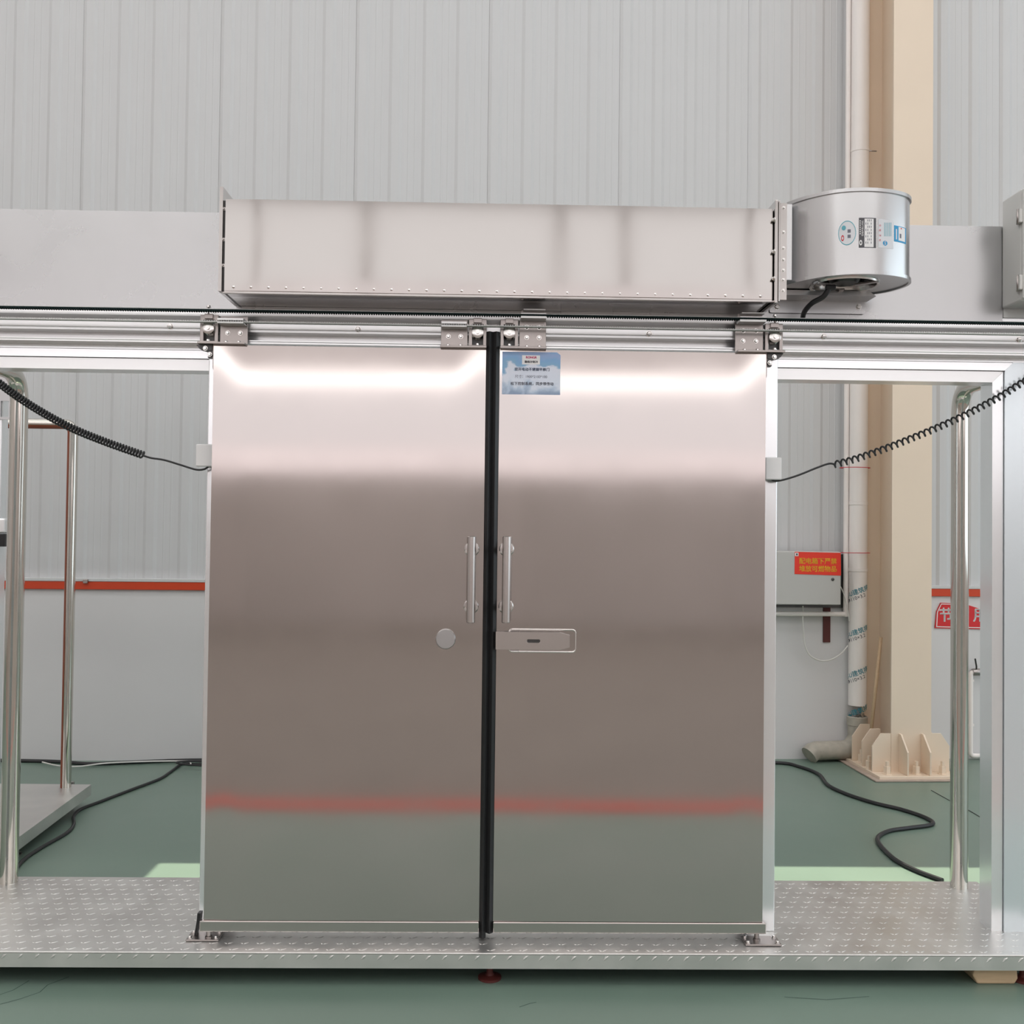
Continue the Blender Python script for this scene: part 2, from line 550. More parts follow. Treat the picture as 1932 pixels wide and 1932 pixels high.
for i, (a, c) in enumerate(((-12.6, -11.4), (-9.6, -8.4), (-6.6, -5.4), (-3.6, -2.4), (-0.6, 0.5), (2.55, 3.0))):  # rearmost strip added to brighten the back wall and floor
    window(HX0 + .6, HX1 - .6, a, c, HZ - .03, HZ - .002, 'daylight', 'long unseen translucent daylight strip in the roof')
window(HX1 - .03, HX1 - .002, -9.0, 1.5, 1.0, 5.5, 'window_cool', 'tall bright window in the right side wall')
box('bare_floor', HX0, HX1, HY0, -2.44, 0.0, 0.003, 'bare_concrete', fl)
tag(box('trim_3', HX0 + .1, HX1 - .1, -2.44, -2.18, 0.0, 0.004, 'floor_line'), 'red line painted on the hall floor in front of the stand', None, kind='structure')

# ------------------------------------------------------------------ the platform
ZP = 0.12
PX0, PX1, PF, PB = -2.116, 2.116, -0.105, 0.672
plat = thing('checker_plate_platform', 'low steel checker-plate platform carrying the double sliding door', 'platform', (0, 0.28, 0))
ZB = zz(966, 1828, PF)
box('deck_plate', PX0, PX1, PF, PB, ZP - 0.006, ZP, 'deck_steel', plat, bevel=0.004)
box('front_skirt', PX0, PX1, PF, PF + 0.006, ZB, ZP - 0.006, 'deck_steel', plat)
box('rear_skirt', PX0, PX1, PB - 0.006, PB, ZB, ZP - 0.006, 'deck_steel', plat)
for sx in (PX0, PX1 - 0.006):
    box('side_skirt', sx, sx + 0.006, PF + 0.006, PB - 0.006, ZB, ZP - 0.006, 'deck_steel', plat)
# raised lozenge tread, pressed out of the plate
def lozenge(bm, cx, cy, z, ang, L=0.017, Wd=0.0055, h=0.0022, plane='z'):
    ca, sa = math.cos(ang), math.sin(ang)
    pts = [(-L, 0), (0, -Wd), (L, 0), (0, Wd)]
    top = [(-L * .45, 0), (L * .45, 0)]
    def P(p, hh):
        x, y = p[0] * ca - p[1] * sa, p[0] * sa + p[1] * ca
        return (cx + x, cy + y, z + hh) if plane == 'z' else (cx + x, z - hh, cy + y)
    b = [bm.verts.new(P(p, 0)) for p in pts]
    t = [bm.verts.new(P(p, h)) for p in top]
    for f in ((b[0], b[1], t[0]), (b[1], t[1], t[0]), (b[1], b[2], t[1]), (b[2], b[3], t[1]), (b[3], t[0], t[1]), (b[3], b[0], t[0])):
        bm.faces.new(f)
tr = MB()
j = 0
y = PF + 0.024
while y < PB - 0.015:
    x = PX0 + 0.02 + (0.0285 if j % 2 else 0)
    while x < PX1 - 0.02:
        lozenge(tr.bm, x - .0085, y, ZP - 0.0002, math.radians(-38), L=0.0080, Wd=.0038, h=.0017)
        lozenge(tr.bm, x + .0090, y + .002, ZP - 0.0002, math.radians(38), L=0.0140, Wd=.0046, h=.0019)
        x += 0.057
    y += 0.0545; j += 1
tag(tr.build('tread_pattern', 'deck_steel', plat), kind='stuff')
tr = MB()
x = PX0 + 0.03
while x < PX1 - 0.02:
    lozenge(tr.bm, x, ZP - 0.017, PF, math.radians(40), L=0.014, plane='y', h=0.0015)
    x += 0.057
tag(tr.build('skirt_tread', 'deck_steel', plat), kind='stuff')
for fx in (-1.95, 0.012, 1.95):
    for fy in (-0.03, 0.5):
        ft = MB().lathe((fx, fy, 0), (0, 0, 1), [(0, 0), (0.042, 0), (0.042, 0.008), (0.016, 0.014), (0.012, 0.02), (0.012, 0.045), (0.02, 0.045), (0.02, ZB + 0.045), (0, ZB + 0.045)], 20).build('levelling_foot', 'red_oxide', plat)
for yy in (0.11, 0.55):  # dark beams added to deepen the shade under the deck
    box('shade_channel', PX0 + .01, PX1 - .01, yy, yy + .04, ZB - .043, ZP - .007, 'dark_steel', plat)
# wooden block under the right end
bx0, bx1 = G(1838, 1857).x, G(1921, 1857).x
by = G(1880, 1857).y
wbk = MB().prism([(bx0 + .012, 0.0), (bx1 - .012, 0.0), (bx1, 0.02), (bx1 - .004, ZB + 0.0), (bx0 + .002, ZB + 0.0), (bx0 - .004, 0.03)], 'y', by, by + 0.16).build('wooden_block', 'wood', bevel=0.006)
tag(wbk, 'light wooden block wedged under the right front of the platform', 'wood block')

# ------------------------------------------------------------------ white portal frame with steel header
YF = 0.11                                   # face of the frame
LB = 2.200                                  # underside of the lintel
L0, L1, L2 = zz(0, 638, YF), zz(0, 659, YF), zz(0, 675, YF)
Z0 = zz(966, 648, YF); Z1 = 2.275; Z2 = 2.243
HB, HT = 2.38, 2.796
XJ = 1.906
frame = thing('portal_frame', 'white aluminium portal frame around and above the steel sliding doors', 'door frame', (0, 0.15, ZP))
XO = 2.114                                  # outer edge of the frame
LXL = -XO
for sx0, sx1, side in ((LXL, -1.07, 'l'), (1.078, XO, 'r')):
    box('lintel_panel', sx0, sx1, YF, YF + 0.10, Z1 + .0015, Z0 + 0.14, 'frame_white', frame)
    e, g = (sx0, 1) if side == 'r' else (-sx1, -1)      # mitred against the outer jamb
    MB().prism([(g * e, Z2 + .001), (g * (XJ + (Z2 - LB)), Z2 + .001), (g * (XJ + (Z1 - LB)), Z1 - .001), (g * e, Z1 - .001)], 'y', YF - 0.004, YF + 0.10).build('lintel_profile', 'frame_white', frame)
    MB().prism([(g * e, LB), (g * XJ, LB), (g * (XJ + (Z2 - LB)), Z2 - .001), (g * e, Z2 - .001)], 'y', YF + 0.006, YF + 0.10).build('lintel_lip', 'rail_alu', frame)
# right jamb: reveal, two profile strips, cool white face
w1, w2 = Z2 - LB, Z1 - LB
for g in (-1, 1):
    MB().prism([(g * XJ, ZP), (g * (XJ + w1 - .001), ZP), (g * (XJ + w1 - .001), Z2 - .001), (g * XJ, LB + .0005)], 'y', YF + 0.006, YF + 0.10).build('jamb_lip', 'frame_white', frame)
    MB().prism([(g * (XJ + w1 + .001), ZP), (g * (XJ + w2 - .001), ZP), (g * (XJ + w2 - .001), Z1 - .001), (g * (XJ + w1 + .001), Z2 + .001)], 'y', YF - 0.004, YF + 0.10).build('jamb_profile', 'frame_cool', frame)
    box('jamb_panel', g * (XJ + w2 + .001), g * XO, YF, YF + 0.10, ZP, Z1 + .001, 'frame_cool', frame)
# door casing behind the two leaves
for sx0, sx1 in ((-1.07, -0.93), (0.93, 1.078)):
    box('door_jamb', sx0, sx1, YF - 0.006, YF + 0.11, ZP, Z1 + 0.02, 'frame_white', frame, bevel=.003)
box('door_head', -1.07, 1.078, YF, YF + 0.10, Z1 + 0.02, Z0 + 0.14, 'frame_white', frame)
# brushed steel header plates above the rail
def sheet(name, x0, x1, z0, z1, Y, material, parent, nx=30, nz=12, amp=0.0, edge=(0.2, 0.1), thick=0.004, fn=None):
    mb = MB()
    g = []
    for i in range(nx + 1):
        row = []
        for k in range(nz + 1):
            x = x0 + (x1 - x0) * i / nx; z = z0 + (z1 - z0) * k / nz
            h = fn(x - x0, x1 - x, z - z0, z1 - z) if fn else 0.0
            row.append(mb.bm.verts.new((x, Y - h, z)))
        g.append(row)
    for i in range(nx):
        for k in range(nz):
            f = mb.bm.faces.new((g[i][k], g[i + 1][k], g[i + 1][k + 1], g[i][k + 1]))
            f.smooth = True
    # folded rim and flat back
    rim = [g[i][0] for i in range(nx + 1)] + [g[nx][k] for k in range(1, nz + 1)] + [g[i][nz] for i in range(nx - 1, -1, -1)] + [g[0][k] for k in range(nz - 1, 0, -1)]
    bk = [mb.bm.verts.new((v.co.x, Y + thick, v.co.z)) for v in rim]
    for i in range(len(rim)):
        j = (i + 1) % len(rim)
        mb.bm.faces.new((rim[j], rim[i], bk[i], bk[j]))
    mb.bm.faces.new(bk)
    return mb.build(name, material, parent)
def wob(a, b, c, d):
    return 0.0016 * math.sin(a * 3.1 + 1.0) * math.sin(c * 7 + a * 1.7)
ZH0 = zz(966, 602, YF)
sheet('header_plate', -XO, 0.25, ZH0, HT, YF - 0.006, 'plate_steel', frame, 60, 12, fn=wob)
sheet('header_plate', 0.252, 1.938, ZH0, HT, YF - 0.006, 'plate_steel', frame, 40, 12, fn=lambda a, b, c, d: 0.0030 * math.sin(a * 4.0 + 0.6) * math.sin(c * 6.5 + 0.4))
box('header_core', -XO, XO, YF - 0.002, YF + 0.10, Z0 + 0.14, HT - 0.002, 'frame_white', frame)
# rear legs: polished tubes bending forward under the lintel
def bend_path(p0, corner, p1, r, n=8):
    p0, c, p1 = Vector(p0), Vector(corner), Vector(p1)
    a = c + (p0 - c).normalized() * r; b = c + (p1 - c).normalized() * r
    out = [p0]
    for i in range(n + 1):
        t = i / n
        out.append(a * (1 - t) ** 2 + c * 2 * t * (1 - t) + b * t * t)
    out.append(p1)
    return out
TZ = zz(1815, 738, 0.62) + 0.012
for sx in (-2.0, 2.005):
    MB().tube(bend_path((sx, 0.60, ZP), (sx, 0.60, TZ), (sx, 0.222, TZ), 0.12), 0.036, 32).build('rear_leg', 'tube_steel', frame)
    box('leg_bracket', sx - 0.05, sx + 0.05, 0.2105, 0.222, TZ - 0.06, TZ + 0.10, 'bracket_steel', frame)
# ------------------------------------------------------------------ sliding rail and toothed belt
def zr(y, Y): return zz(0, y, Y) * 0.5 + zz(1932, y + 35, Y) * 0.5
RYF = 0.042
r_top, r_a, r_b, r_c, r_d, r_bot = zr(579, RYF), zr(588, RYF), zr(600, RYF), zr(616, RYF), zr(632, RYF), zr(638, RYF)
rail = thing('sliding_door_rail', 'long extruded aluminium track for the sliding doors', 'rail', (0, RYF, r_bot))
prof = [(YF - .0005, r_top), (RYF, r_top), (RYF, r_a), (YF - .003, r_a), (YF - .003, r_b), (RYF + .006, r_b), (RYF + .006, (r_b + r_c) / 2 - .004), (RYF + .009, (r_b + r_c) / 2 - .005), (RYF + .006, (r_b + r_c) / 2 - .008), (RYF + .006, r_c), (YF - .003, r_c), (YF - .003, r_d), (RYF, r_d), (RYF, r_d - .004), (RYF + .004, r_d - .006), (RYF + .004, r_bot), (YF - .0005, r_bot)]
MB().prism(prof, 'x', -2.11, 2.11).build('rail_profile', 'rail_alu', rail)
zb_ = (r_b + r_c) / 2 + 0.004
for bxp in (320, 675, 1225, 1555, 1924):
    bolt(BOLT_L, (xx(bxp, 625, RYF), RYF + .006, (r_b + r_c) / 2), rail)
BY0, BY1 = -0.030, -0.008
ZU = 2.400; ZL = zr(599, -0.02)
belt = thing('toothed_belt', 'black-green toothed drive belt running along the door track', 'drive belt', (0, -0.02, ZL))
def belt_run(name, z, up, pitch=0.0086, thick=0.0032, th=0.0034, mat_='belt_dark'):
    mb = MB()
    x = -2.06; pts_t = []
    sgn = 1 if up else -1
    base = []
    while x < 2.06:
        base += [(x, z + sgn * thick / 2), (x + pitch * .22, z + sgn * (thick / 2 + th)), (x + pitch * .55, z + sgn * (thick / 2 + th)), (x + pitch * .78, z + sgn * thick / 2)]
        x += pitch
    A = [(p[0], p[1]) for p in base]
    bt = [(p[0], z - sgn * thick / 2) for p in base]
    V = {}
    for yy in (BY0, BY1):
        V[yy] = ([mb.bm.verts.new((p[0], yy, p[1])) for p in A], [mb.bm.verts.new((p[0], yy, p[1])) for p in bt])
    for i in range(len(A) - 1):
        for yy in (BY0, BY1):
            t, b = V[yy]
            mb.bm.faces.new((t[i], t[i + 1], b[i + 1], b[i]))
        mb.bm.faces.new((V[BY0][0][i], V[BY0][0][i + 1], V[BY1][0][i + 1], V[BY1][0][i]))
        mb.bm.faces.new((V[BY0][1][i], V[BY0][1][i + 1], V[BY1][1][i + 1], V[BY1][1][i]))
    return mb.build(name, mat_, belt)
box('upper_backing', -2.06, 2.06, BY0, BY1, ZU + .0020, ZU + .0042, 'belt_light', belt)
tag(belt_run('upper_run', ZU, False, th=0.0046, thick=.0038), 'dark upper run of the belt with teeth facing down')
for sx in (-2.06, 2.06):
    MB().lathe((sx, BY1 + .03, (ZU + ZL) / 2), (0, -1, 0), [(0, 0), (.012, 0), (.012, .026), (.026, .026), (.026, .029), (.0185, .029), (.0185, .053), (.026, .053), (.026, .056), (0, .056)], 24).build('belt_pulley', 'bolt_steel', rail)
tag(belt_run('lower_run', ZL, True, mat_='belt_light'), 'pale lower run of the belt with teeth facing up')

# ------------------------------------------------------------------ door leaves
LZ0, LZ1 = 0.193, 2.277                    # skin
SZ0 = 0.153                                # underside of the bottom strip
leaf_x = {'left': (-1.024, -0.029), 'right': (0.0215, 1.005)}
def pillow(a, b, c, d):
    # a,b: distance from the side edges; c,d: from bottom and top
    def e(t, w):
        t = min(1, t / w); return t * t * (3 - 2 * t)
    sx = e(a, 0.13) * e(b, 0.13)
    def lip(t, w, s):                       # slope s at the edge, fading over w
        return s * (t - t * t / (2 * w)) if t < w else s * w / 2
    return sx * lip(d, 0.36, 0.0215) + 0.0004 * sx * math.sin(a * 5 + c * 1.1)
def leaf(side):
    x0, x1 = leaf_x[side]
    root = thing('sliding_door_leaf', {'left': 'left brushed stainless steel sliding door leaf with bar handle and round lock cover',
                                       'right': 'right brushed stainless steel sliding door leaf with bar handle and recessed latch'}[side], 'door', ((x0 + x1) / 2, 0.05, SZ0), 'pair of stainless sliding door leaves')
    sheet('skin_panel', x0, x1, LZ0, LZ1, 0.0, 'door_steel', root, 60, 110, thick=0.012, fn=pillow)
    box('leaf_core', x0 + .002, x1 - .002, 0.012, 0.098, SZ0 + .004, LZ1 - .001, 'frame_white', root)
    box('bottom_strip', x0 - (0.012 if side == 'left' else 0), x1 + (0.012 if side == 'right' else 0), -0.010, 0.012, SZ0, LZ0 - .001, 'door_steel', root, bevel=.003)
    g0, g1 = (x1, -0.0045) if side == 'left' else (-0.00448, x0)
    gz1 = zz(930, 628, 0.02)
    MB().prism([(g0, 0.002), ((g0 + g1) / 2, -0.010), (g1, 0.002), (g1, 0.09), (g0, 0.09)], 'z', ZP + (0.012 if side == 'left' else .03), gz1).build('rubber_seal', 'rubber', root)
    return root
Lleaf = leaf('left'); Rleaf = leaf('right')
def e_obj(px, py, Y): return W(px, py, Y)
def handle(root, x_t, x_b, side):
    YH = -0.052
    a = W(x_t, 1012, YH); b = W(x_b, 1175, YH)
    x = (a.x + b.x) / 2
    h = MB().lathe((x, YH, b.z), (0, 0, 1), [(0, 0), (0.0135, 0), (0.0155, 0.002), (0.0155, a.z - b.z - .002), (0.0135, a.z - b.z), (0.011, a.z - b.z), (0.011, a.z - b.z - .004), (0, a.z - b.z - .004)], 24).build('door_handle', 'handle_steel', root)
    for py in (1036, 1144):
        z = W(x_t, py, 0).z
        MB().lathe((x, 0.004, z), (0, -1, 0), [(0, 0), (0.0275, 0), (0.0275, 0.007), (0.024, 0.010), (0.010, 0.011), (0.010, 0.05), (0, 0.05)], 24).build('handle_mount', 'handle_steel', h)
        for dx, dz in ((-.019, -.009), (.019, -.005)):
            bolt(BOLT_S, (x + dx, -0.005, z + dz), h, name='screw')
handle(Lleaf, 891, 887, 'left'); handle(Rleaf, 956, 955, 'right')
# round cover on the left leaf
c = W(841, 1205, 0)
MB().lathe((c.x, 0.004, c.z), (0, -1, 0), [(0, 0), (0.030, 0), (0.036, 0.006), (0.0365, 0.018), (0.034, 0.022), (0, 0.0225)], 40).build('lock_cover', 'plate_steel', Lleaf)
# latch on the right leaf: raised oval frame, bent plate with a slot
lx0, lx1 = W(959, 1208, 0).x, W(1087, 1208, 0).x
lz0, lz1 = W(1020, 1231, 0).z, W(1020, 1186, 0).z
out = rounded(lx0, lx1, lz0, lz1, 0.014)
lat = MB().ring(out, rounded(lx0 + .006, lx1 - .006, lz0 + .006, lz1 - .006, 0.009), 'y', -0.012, 0.003).build('latch_frame', 'bolt_steel', Rleaf, bevel=.002)
MB().prism(rounded(lx0 + .005, lx1 - .005, lz0 + .005, lz1 - .005, 0.009), 'y', -0.0030, 0.003).build('recess_plate', 'bracket_steel', lat)
ax0, ax1 = W(935, 1208, -.015).x, W(1075, 1208, -.015).x
az0, az1 = W(1000, 1226, -.015).z, W(1000, 1192, -.015).z
am = (az0 + az1) / 2
sx0, sx1 = W(994, 1210, -.015).x, W(1019, 1210, -.015).x
# plate with a slotted hole: outline and slot with matched point counts
slot = rounded(sx0, sx1, am - .0065, am + .0055, 0.0055, 5)
def to_plate(p):
    cx = (sx0 + sx1) / 2
    dx, dz = p[0] - cx, p[1] - am
    poly = [(ax0, az0), (ax1 - .036, az0), (ax1, az0 + .010), (ax1, az1 - .010), (ax1 - .036, az1), (ax0, az1)]
    best = None
    for q in range(6):
        p1, p2 = poly[q], poly[(q + 1) % 6]
        ex, ez = p2[0] - p1[0], p2[1] - p1[1]
        det = dx * ez - dz * ex
        if abs(det) < 1e-12: continue
        t = ((p1[0] - cx) * ez - (p1[1] - am) * ex) / det
        s = ((p1[0] - cx) * dz - (p1[1] - am) * dx) / det
        if t > 0 and -1e-6 <= s <= 1 + 1e-6 and (best is None or t < best): best = t
    return (cx + dx * best, am + dz * best)
corner = [(ax0, az0), (ax1 - .036, az0), (ax1, az0 + .010), (ax1, az1 - .010), (ax1 - .036, az1), (ax0, az1)]
cx = (sx0 + sx1) / 2
inner, outer = [], []
for p in slot:
    inner.append(p); outer.append(to_plate(p))
# snap the nearest outline samples to the corners so that the outline is exact
for cpt in corner:
    ca = math.atan2(cpt[1] - am, cpt[0] - cx)
    bi = min(range(len(outer)), key=lambda i: (outer[i][0] - cpt[0]) ** 2 + (outer[i][1] - cpt[1]) ** 2)
    outer[bi] = cpt
MB().ring(outer, inner, 'y', -0.019, -0.013).build('latch_plate', 'handle_steel', Rleaf, bevel=.001)
MB().box(sx0 + .002, sx1 - .002, -0.012, -0.0032, am - .006, am + .005).build('slot_insert', 'dark_steel', Rleaf)
MB().box(ax0 + .002, ax0 + .03, -0.013, 0.0, az0 + .002, az1 - .002).build('latch_block', 'bracket_steel', Rleaf)

# hangers that carry the leaves on the track
def hanger(root, pxa, pxb, roller_left, clamp, outer):
    xa, xb = xx(pxa, 640, -0.01), xx(pxb, 640, -0.01)
    zb = LZ1 + 0.001
    zt = ZU - 0.010
    wr = 0.066                                          # roller housing width
    rx0, rx1 = (xa, xa + wr) if roller_left else (xb - wr, xb)
    qx0, qx1 = (rx1 + .004, xb) if roller_left else (xa, rx0 - .004)
    br = MB()
    br.box(qx0, qx1, 0.022, 0.028, zb, zt - .002)
    br.box(xa, xb, -0.024, 0.038, zb - .0005, zb + .007)
    br.box(rx0 + 0 if roller_left else rx0 - .004, rx1 + .004 if roller_left else rx1, -0.010, -0.002, zb + .007, zb + .011)
    hb = br.build('hanger_bracket', 'bracket_steel', root, bevel=.0012)
    # housing: a frame with a tall window in front of the wheel
    iw = 0.020; cxm = (rx0 + rx1) / 2
    MB().ring([(rx0, zb + .007), (rx1, zb + .007), (rx1, zt), (rx0, zt)], [(cxm - iw, zb + .016), (cxm + iw, zb + .016), (cxm + iw, zt - .020), (cxm - iw, zt - .020)], 'y', 0.010, 0.020).build('roller_housing', 'bracket_steel', hb, bevel=.0015)
    box('housing_back', rx0 + .004, rx1 - .004, 0.0345, 0.038, zb + .007, zt - .004, 'dark_steel', hb)
    box('guide_block', cxm - .015, cxm + .015, 0.000, 0.034, zt - .016, zt + .002, 'bracket_steel', hb, bevel=.001)
    wz = (zb + zt) / 2 + 0.004
    MB().lathe((cxm, 0.034, wz), (0, -1, 0), [(0, 0), (0.023, 0), (0.023, 0.006), (0.018, 0.010), (0.018, 0.030), (0.0215, 0.034), (0.0215, 0.040), (0.016, 0.042), (0.007, 0.042), (0.007, 0.048), (0, 0.048)], 28).build('track_roller', 'bolt_steel', hb)
    bolt(BOLT_M, (cxm, 0.0, zb + .012), hb, ROT_UP)
    link('bolt', BOLT_M, Matrix.Translation((cxm, -0.0, ZU + 0.014)) @ ROT_UP, hb) if outer else None
    if outer:
        MB().cyl((cxm, 0, zt), (cxm, 0, ZU + .015), 0.003, 8).build('pin', 'bracket_steel', hb)
    w = qx1 - qx0
    for t in (0.28, 0.74):
        bolt(BOLT_M, (qx0 + w * t, 0.000, zb + .007), hb, ROT_UP)
        bolt(BOLT_M, (qx0 + w * t, 0.022, zt - .026), hb)
        bolt(BOLT_M, (qx0 + w * t, 0.022, zb + .048), hb)
    zc = ZL if clamp == 'lower' else ZU
    c0, c1 = qx0 + w * .04, qx0 + w * .97
    sg = 1 if clamp == 'lower' else -1
    MB().box(c0, c1, -0.034, 0.020, zc - sg * .0022, zc - sg * .0055).build('belt_clamp', 'clamp_alu', hb)
    MB().box(c0, c1, -0.034, 0.020, zc + sg * .0055, zc + sg * .013).build('belt_clamp', 'clamp_alu', hb)
    if clamp == 'upper':
        MB().box(c0 + .002, c1 - .004, 0.012, 0.016, zc + .004, zc + .024).build('clamp_web', 'bracket_steel', hb)
        MB().box(c0 + .010, c1 - .002, -0.020, 0.016, zc + .020, zc + .024).build('clamp_cap', 'clamp_alu', hb)
    if outer:
        # angle that grips the outer edge of the leaf
        ex = root_x(root, roller_left)
        s = -1 if roller_left else 1
        MB().prism([(ex, zb), (ex + s * .005, zb), (ex + s * .005, zb - .085), (ex, zb - .095)], 'y', 0.006, 0.04).build('edge_angle', 'bracket_steel', hb)
        MB().prism([(ex + s * .006, zb - .001), (ex + s * .064, zb - .001), (ex + s * .052, zb - .016), (ex + s * .030, zb - .022), (ex + s * .006, zb - .020)], 'y', 0.0, 0.045).build('end_stop', 'dark_steel', hb)
        bolt(BOLT_M, (ex + s * .030, -0.002, zb - .014), hb)
        bolt(BOLT_M, (ex + s * .014, -0.001, zb - .036), hb)
        MB().box(ex + s * .006, ex + s * .022, 0.004, 0.03, zb - .048, zb - .020).build('stop_block', 'dark_steel', hb)
def root_x(root, left):
    return leaf_x['left'][0] if left else leaf_x['right'][1]
hanger(Lleaf, 374, 463, True, 'lower', True)
hanger(Lleaf, 831, 918, False, 'lower', False)
hanger(Rleaf, 944, 1031, True, 'upper', False)
hanger(Rleaf, 1391, 1480, False, 'upper', True)

# floor guides at the outer lower corners
for (pa, pb_, py, wh, sx) in ((350, 412, 1777, 'left', -1), (1407, 1475, 1786, 'right', 1)):
    p0 = G(pa, py, ZP); p1 = G(pb_, py, ZP)
    t = thing('door_floor_guide', 'small bolted steel floor guide under the %s outer corner of the doors' % wh, 'door guide', ((p0.x + p1.x) / 2, p0.y, ZP), 'floor guides of the sliding doors')
    box('base_plate', p0.x, p1.x, p0.y, p0.y + 0.08, ZP + .0022, ZP + .008, 'bracket_steel', t, bevel=.001)
    for dx, dy in ((.012, .015), (p1.x - p0.x - .012, .015), (.012, .065), (p1.x - p0.x - .012, .065)):
        bolt(BOLT_M, (p0.x + dx, p0.y + dy, ZP + .008), t, ROT_UP)
    pxm = -1.005 if sx < 0 else 0.985
    MB().lathe((pxm, 0.004, ZP + .008), (0, 0, 1), [(0, 0), (0.013, 0), (0.013, 0.006), (0.009, 0.008), (0.009, 0.026), (0, 0.026)], 16).build('guide_pin', 'bracket_steel', t)
    if sx < 0:
        MB().prism([(-1.062, ZP + .008), (-1.055, ZP + .008), (-1.042, SZ0 + .03), (-1.040, SZ0 + .055), (-1.052, SZ0 + .055), (-1.054, SZ0 + .028)], 'y', 0.02, 0.05).build('side_keeper', 'rubber', t)

# sticker on the right leaf
sp = [(947, 664), (1058, 664), (1058, 743), (947, 743)]
s0, s1 = W(947, 743, -.012), W(1058, 664, -.012)
stk = thing('door_sticker', 'blue mountain sticker with Chinese print at the top of the right door leaf', 'sticker', (s0.x, -.01, s0.z))
def leaf_h(x, z):
    x0, x1 = leaf_x['right']
    return pillow(x - x0, x1 - x, z - LZ0, LZ1 - z)
mb = MB()
NX, NZ = 16, 16
g = [[None] * (NZ + 1) for _ in range(NX + 1)]
for i in range(NX + 1):
    for k in range(NZ + 1):
        x = s0.x + (s1.x - s0.x) * i / NX; z = s0.z + (s1.z - s0.z) * k / NZ
        g[i][k] = mb.bm.verts.new((x, -leaf_h(x, z) - 0.0007, z))
for i in range(NX):
    for k in range(NZ):
        if i == NX - 1 and k == NZ - 1:
            mb.bm.faces.new((g[i][k], g[i + 1][k], g[i][k + 1])); continue
        mb.bm.faces.new((g[i][k], g[i + 1][k], g[i + 1][k + 1], g[i][k + 1])).smooth = True
mb.build('sticker_sheet', 'sticker_print', stk)
sw, sh = s1.x - s0.x, s1.z - s0.z
def smap(u, v, du=0, dv=0, off=0.0014):
    x = s0.x + du + u; z = s0.z + dv + v
    return Vector((x, -leaf_h(x, z) - off, z))
def spt(px, py): # pixel -> offsets on sticker
    p = W(px, py, -.008); return p.x - s0.x, p.z - s0.z
a = spt(985, 687); b2 = spt(1019, 670)
mb = MB(); vs = [mb.bm.verts.new(smap(u, v, off=.0011)) for u, v in ((a[0], a[1]), (b2[0], a[1]), (b2[0], b2[1]), (a[0], b2[1]))]
mb.bm.faces.new(vs); mb.build('logo_patch', 'ink_white', stk)
for body, px, py, size, mt, bold in (('RONGR', 1002.5, 674, .0112, 'ink_magenta', .0006), ('融格尔制冷', 1002.5, 682.5, .0098, 'ink_black', .0003),
                                     ('双开电动不锈钢平移门', 1004, 697, .0129, 'ink_blue', .0003), ('尺寸：1900*2100*100', 1002, 710.5, .0128, 'ink_grey', 0.0), ('松下控制系统，同步带传动', 1004, 724, .0132, 'ink_grey', .0003)):
    du, dv = spt(px, py)
    text_mesh('lettering', body, size, mt, lambda u, v, du=du, dv=dv: smap(u, v, du, dv), stk, bold=bold)

# ------------------------------------------------------------------ air duct over the doors
DY = -0.125
dx0, dx1 = xx(425, 460, DY), xx(1457, 480, DY)
dz1 = (zz(425, 376, DY) + zz(1457, 395, DY)) / 2
dz0 = (zz(440, 552, DY) + zz(1457, 567, DY)) / 2
YB = 0.100
duct = thing('air_duct', 'long mirror-like steel air duct with a row of bolts above the doors', 'duct', ((dx0 + dx1) / 2, YB, dz0))
def duct_h(a, b, c, d):
    def e(t, w):
        t = max(0, min(1, t / w)); return t * t * (3 - 2 * t)
    L = a + b
    m = 0.85 + 0.15 * math.sin(math.pi * c / (c + d))
    s = 0.0048 * m * (1 - math.exp(-a / 0.11)) + 0.0040 * m * (1 - math.exp(-b / 0.13))
    return s + 0.0005 * math.sin(a * 5.2 + 0.5)
sheet('front_panel', dx0, dx1, dz0 + .004, dz1, DY, 'duct_steel', duct, 120, 30, thick=0.003, fn=duct_h)
FL = zz(700, 527, DY) - dz0
def flash_h(a, b, c, d):
    return 0.00022 * math.sin(a * 97.9) * math.sin(min(1, c / FL) * math.pi)
sheet('bottom_flashing', dx0, dx1, dz0, dz0 + FL, DY - 0.0016, 'duct_steel', duct, 260, 6, thick=0.0014, fn=flash_h)
box('bottom_lip', dx0 - .006, dx1 + .004, DY - 0.004, DY + 0.012, dz0 - .004, dz0, 'duct_steel', duct)
box('underside', dx0, dx1, DY + 0.012, YB, dz0 + .001, dz0 + .004, 'duct_steel', duct)
box('top_panel', dx0, dx1, DY + .004, YB, dz1 - .003, dz1, 'duct_steel', duct)
box('rear_panel', dx0, dx1, YB - .003, YB, dz0 + .004, dz1 - .003, 'duct_steel', duct)
for i in range(31):
    px = 441 + i * 33.1
    p = W(px, 542 + (px - 441) * 0.0175, DY)
    bolt(DOME, (p.x, DY - 0.0030, p.z), duct)
# left end plate with folded front flange
ez1, ez0 = zz(416, 352, -0.14), zz(416, 549, -0.14)
ex0, ex1 = xx(413, 450, -0.14), xx(419.5, 450, -0.14)
box('end_plate', ex1 - .003, ex1, -0.140, YB, ez0, ez1, 'duct_steel', duct)
box('end_flange', ex0, ex1 - .003, -0.140, -0.137, ez0, ez1, 'duct_steel', duct)
box('end_flange', ex0, ex1 - .003, -0.137, YB, ez0, ez0 + .003, 'duct_steel', duct)
box('end_gap', ex1, dx0, DY + .012, YB, dz0, dz1, 'dark_steel', duct)
for py in (393, 451, 500):
    p = W(421, py, -0.12)
    bolt(BOLT_S, (ex1 + .004, DY + .011, p.z), duct)
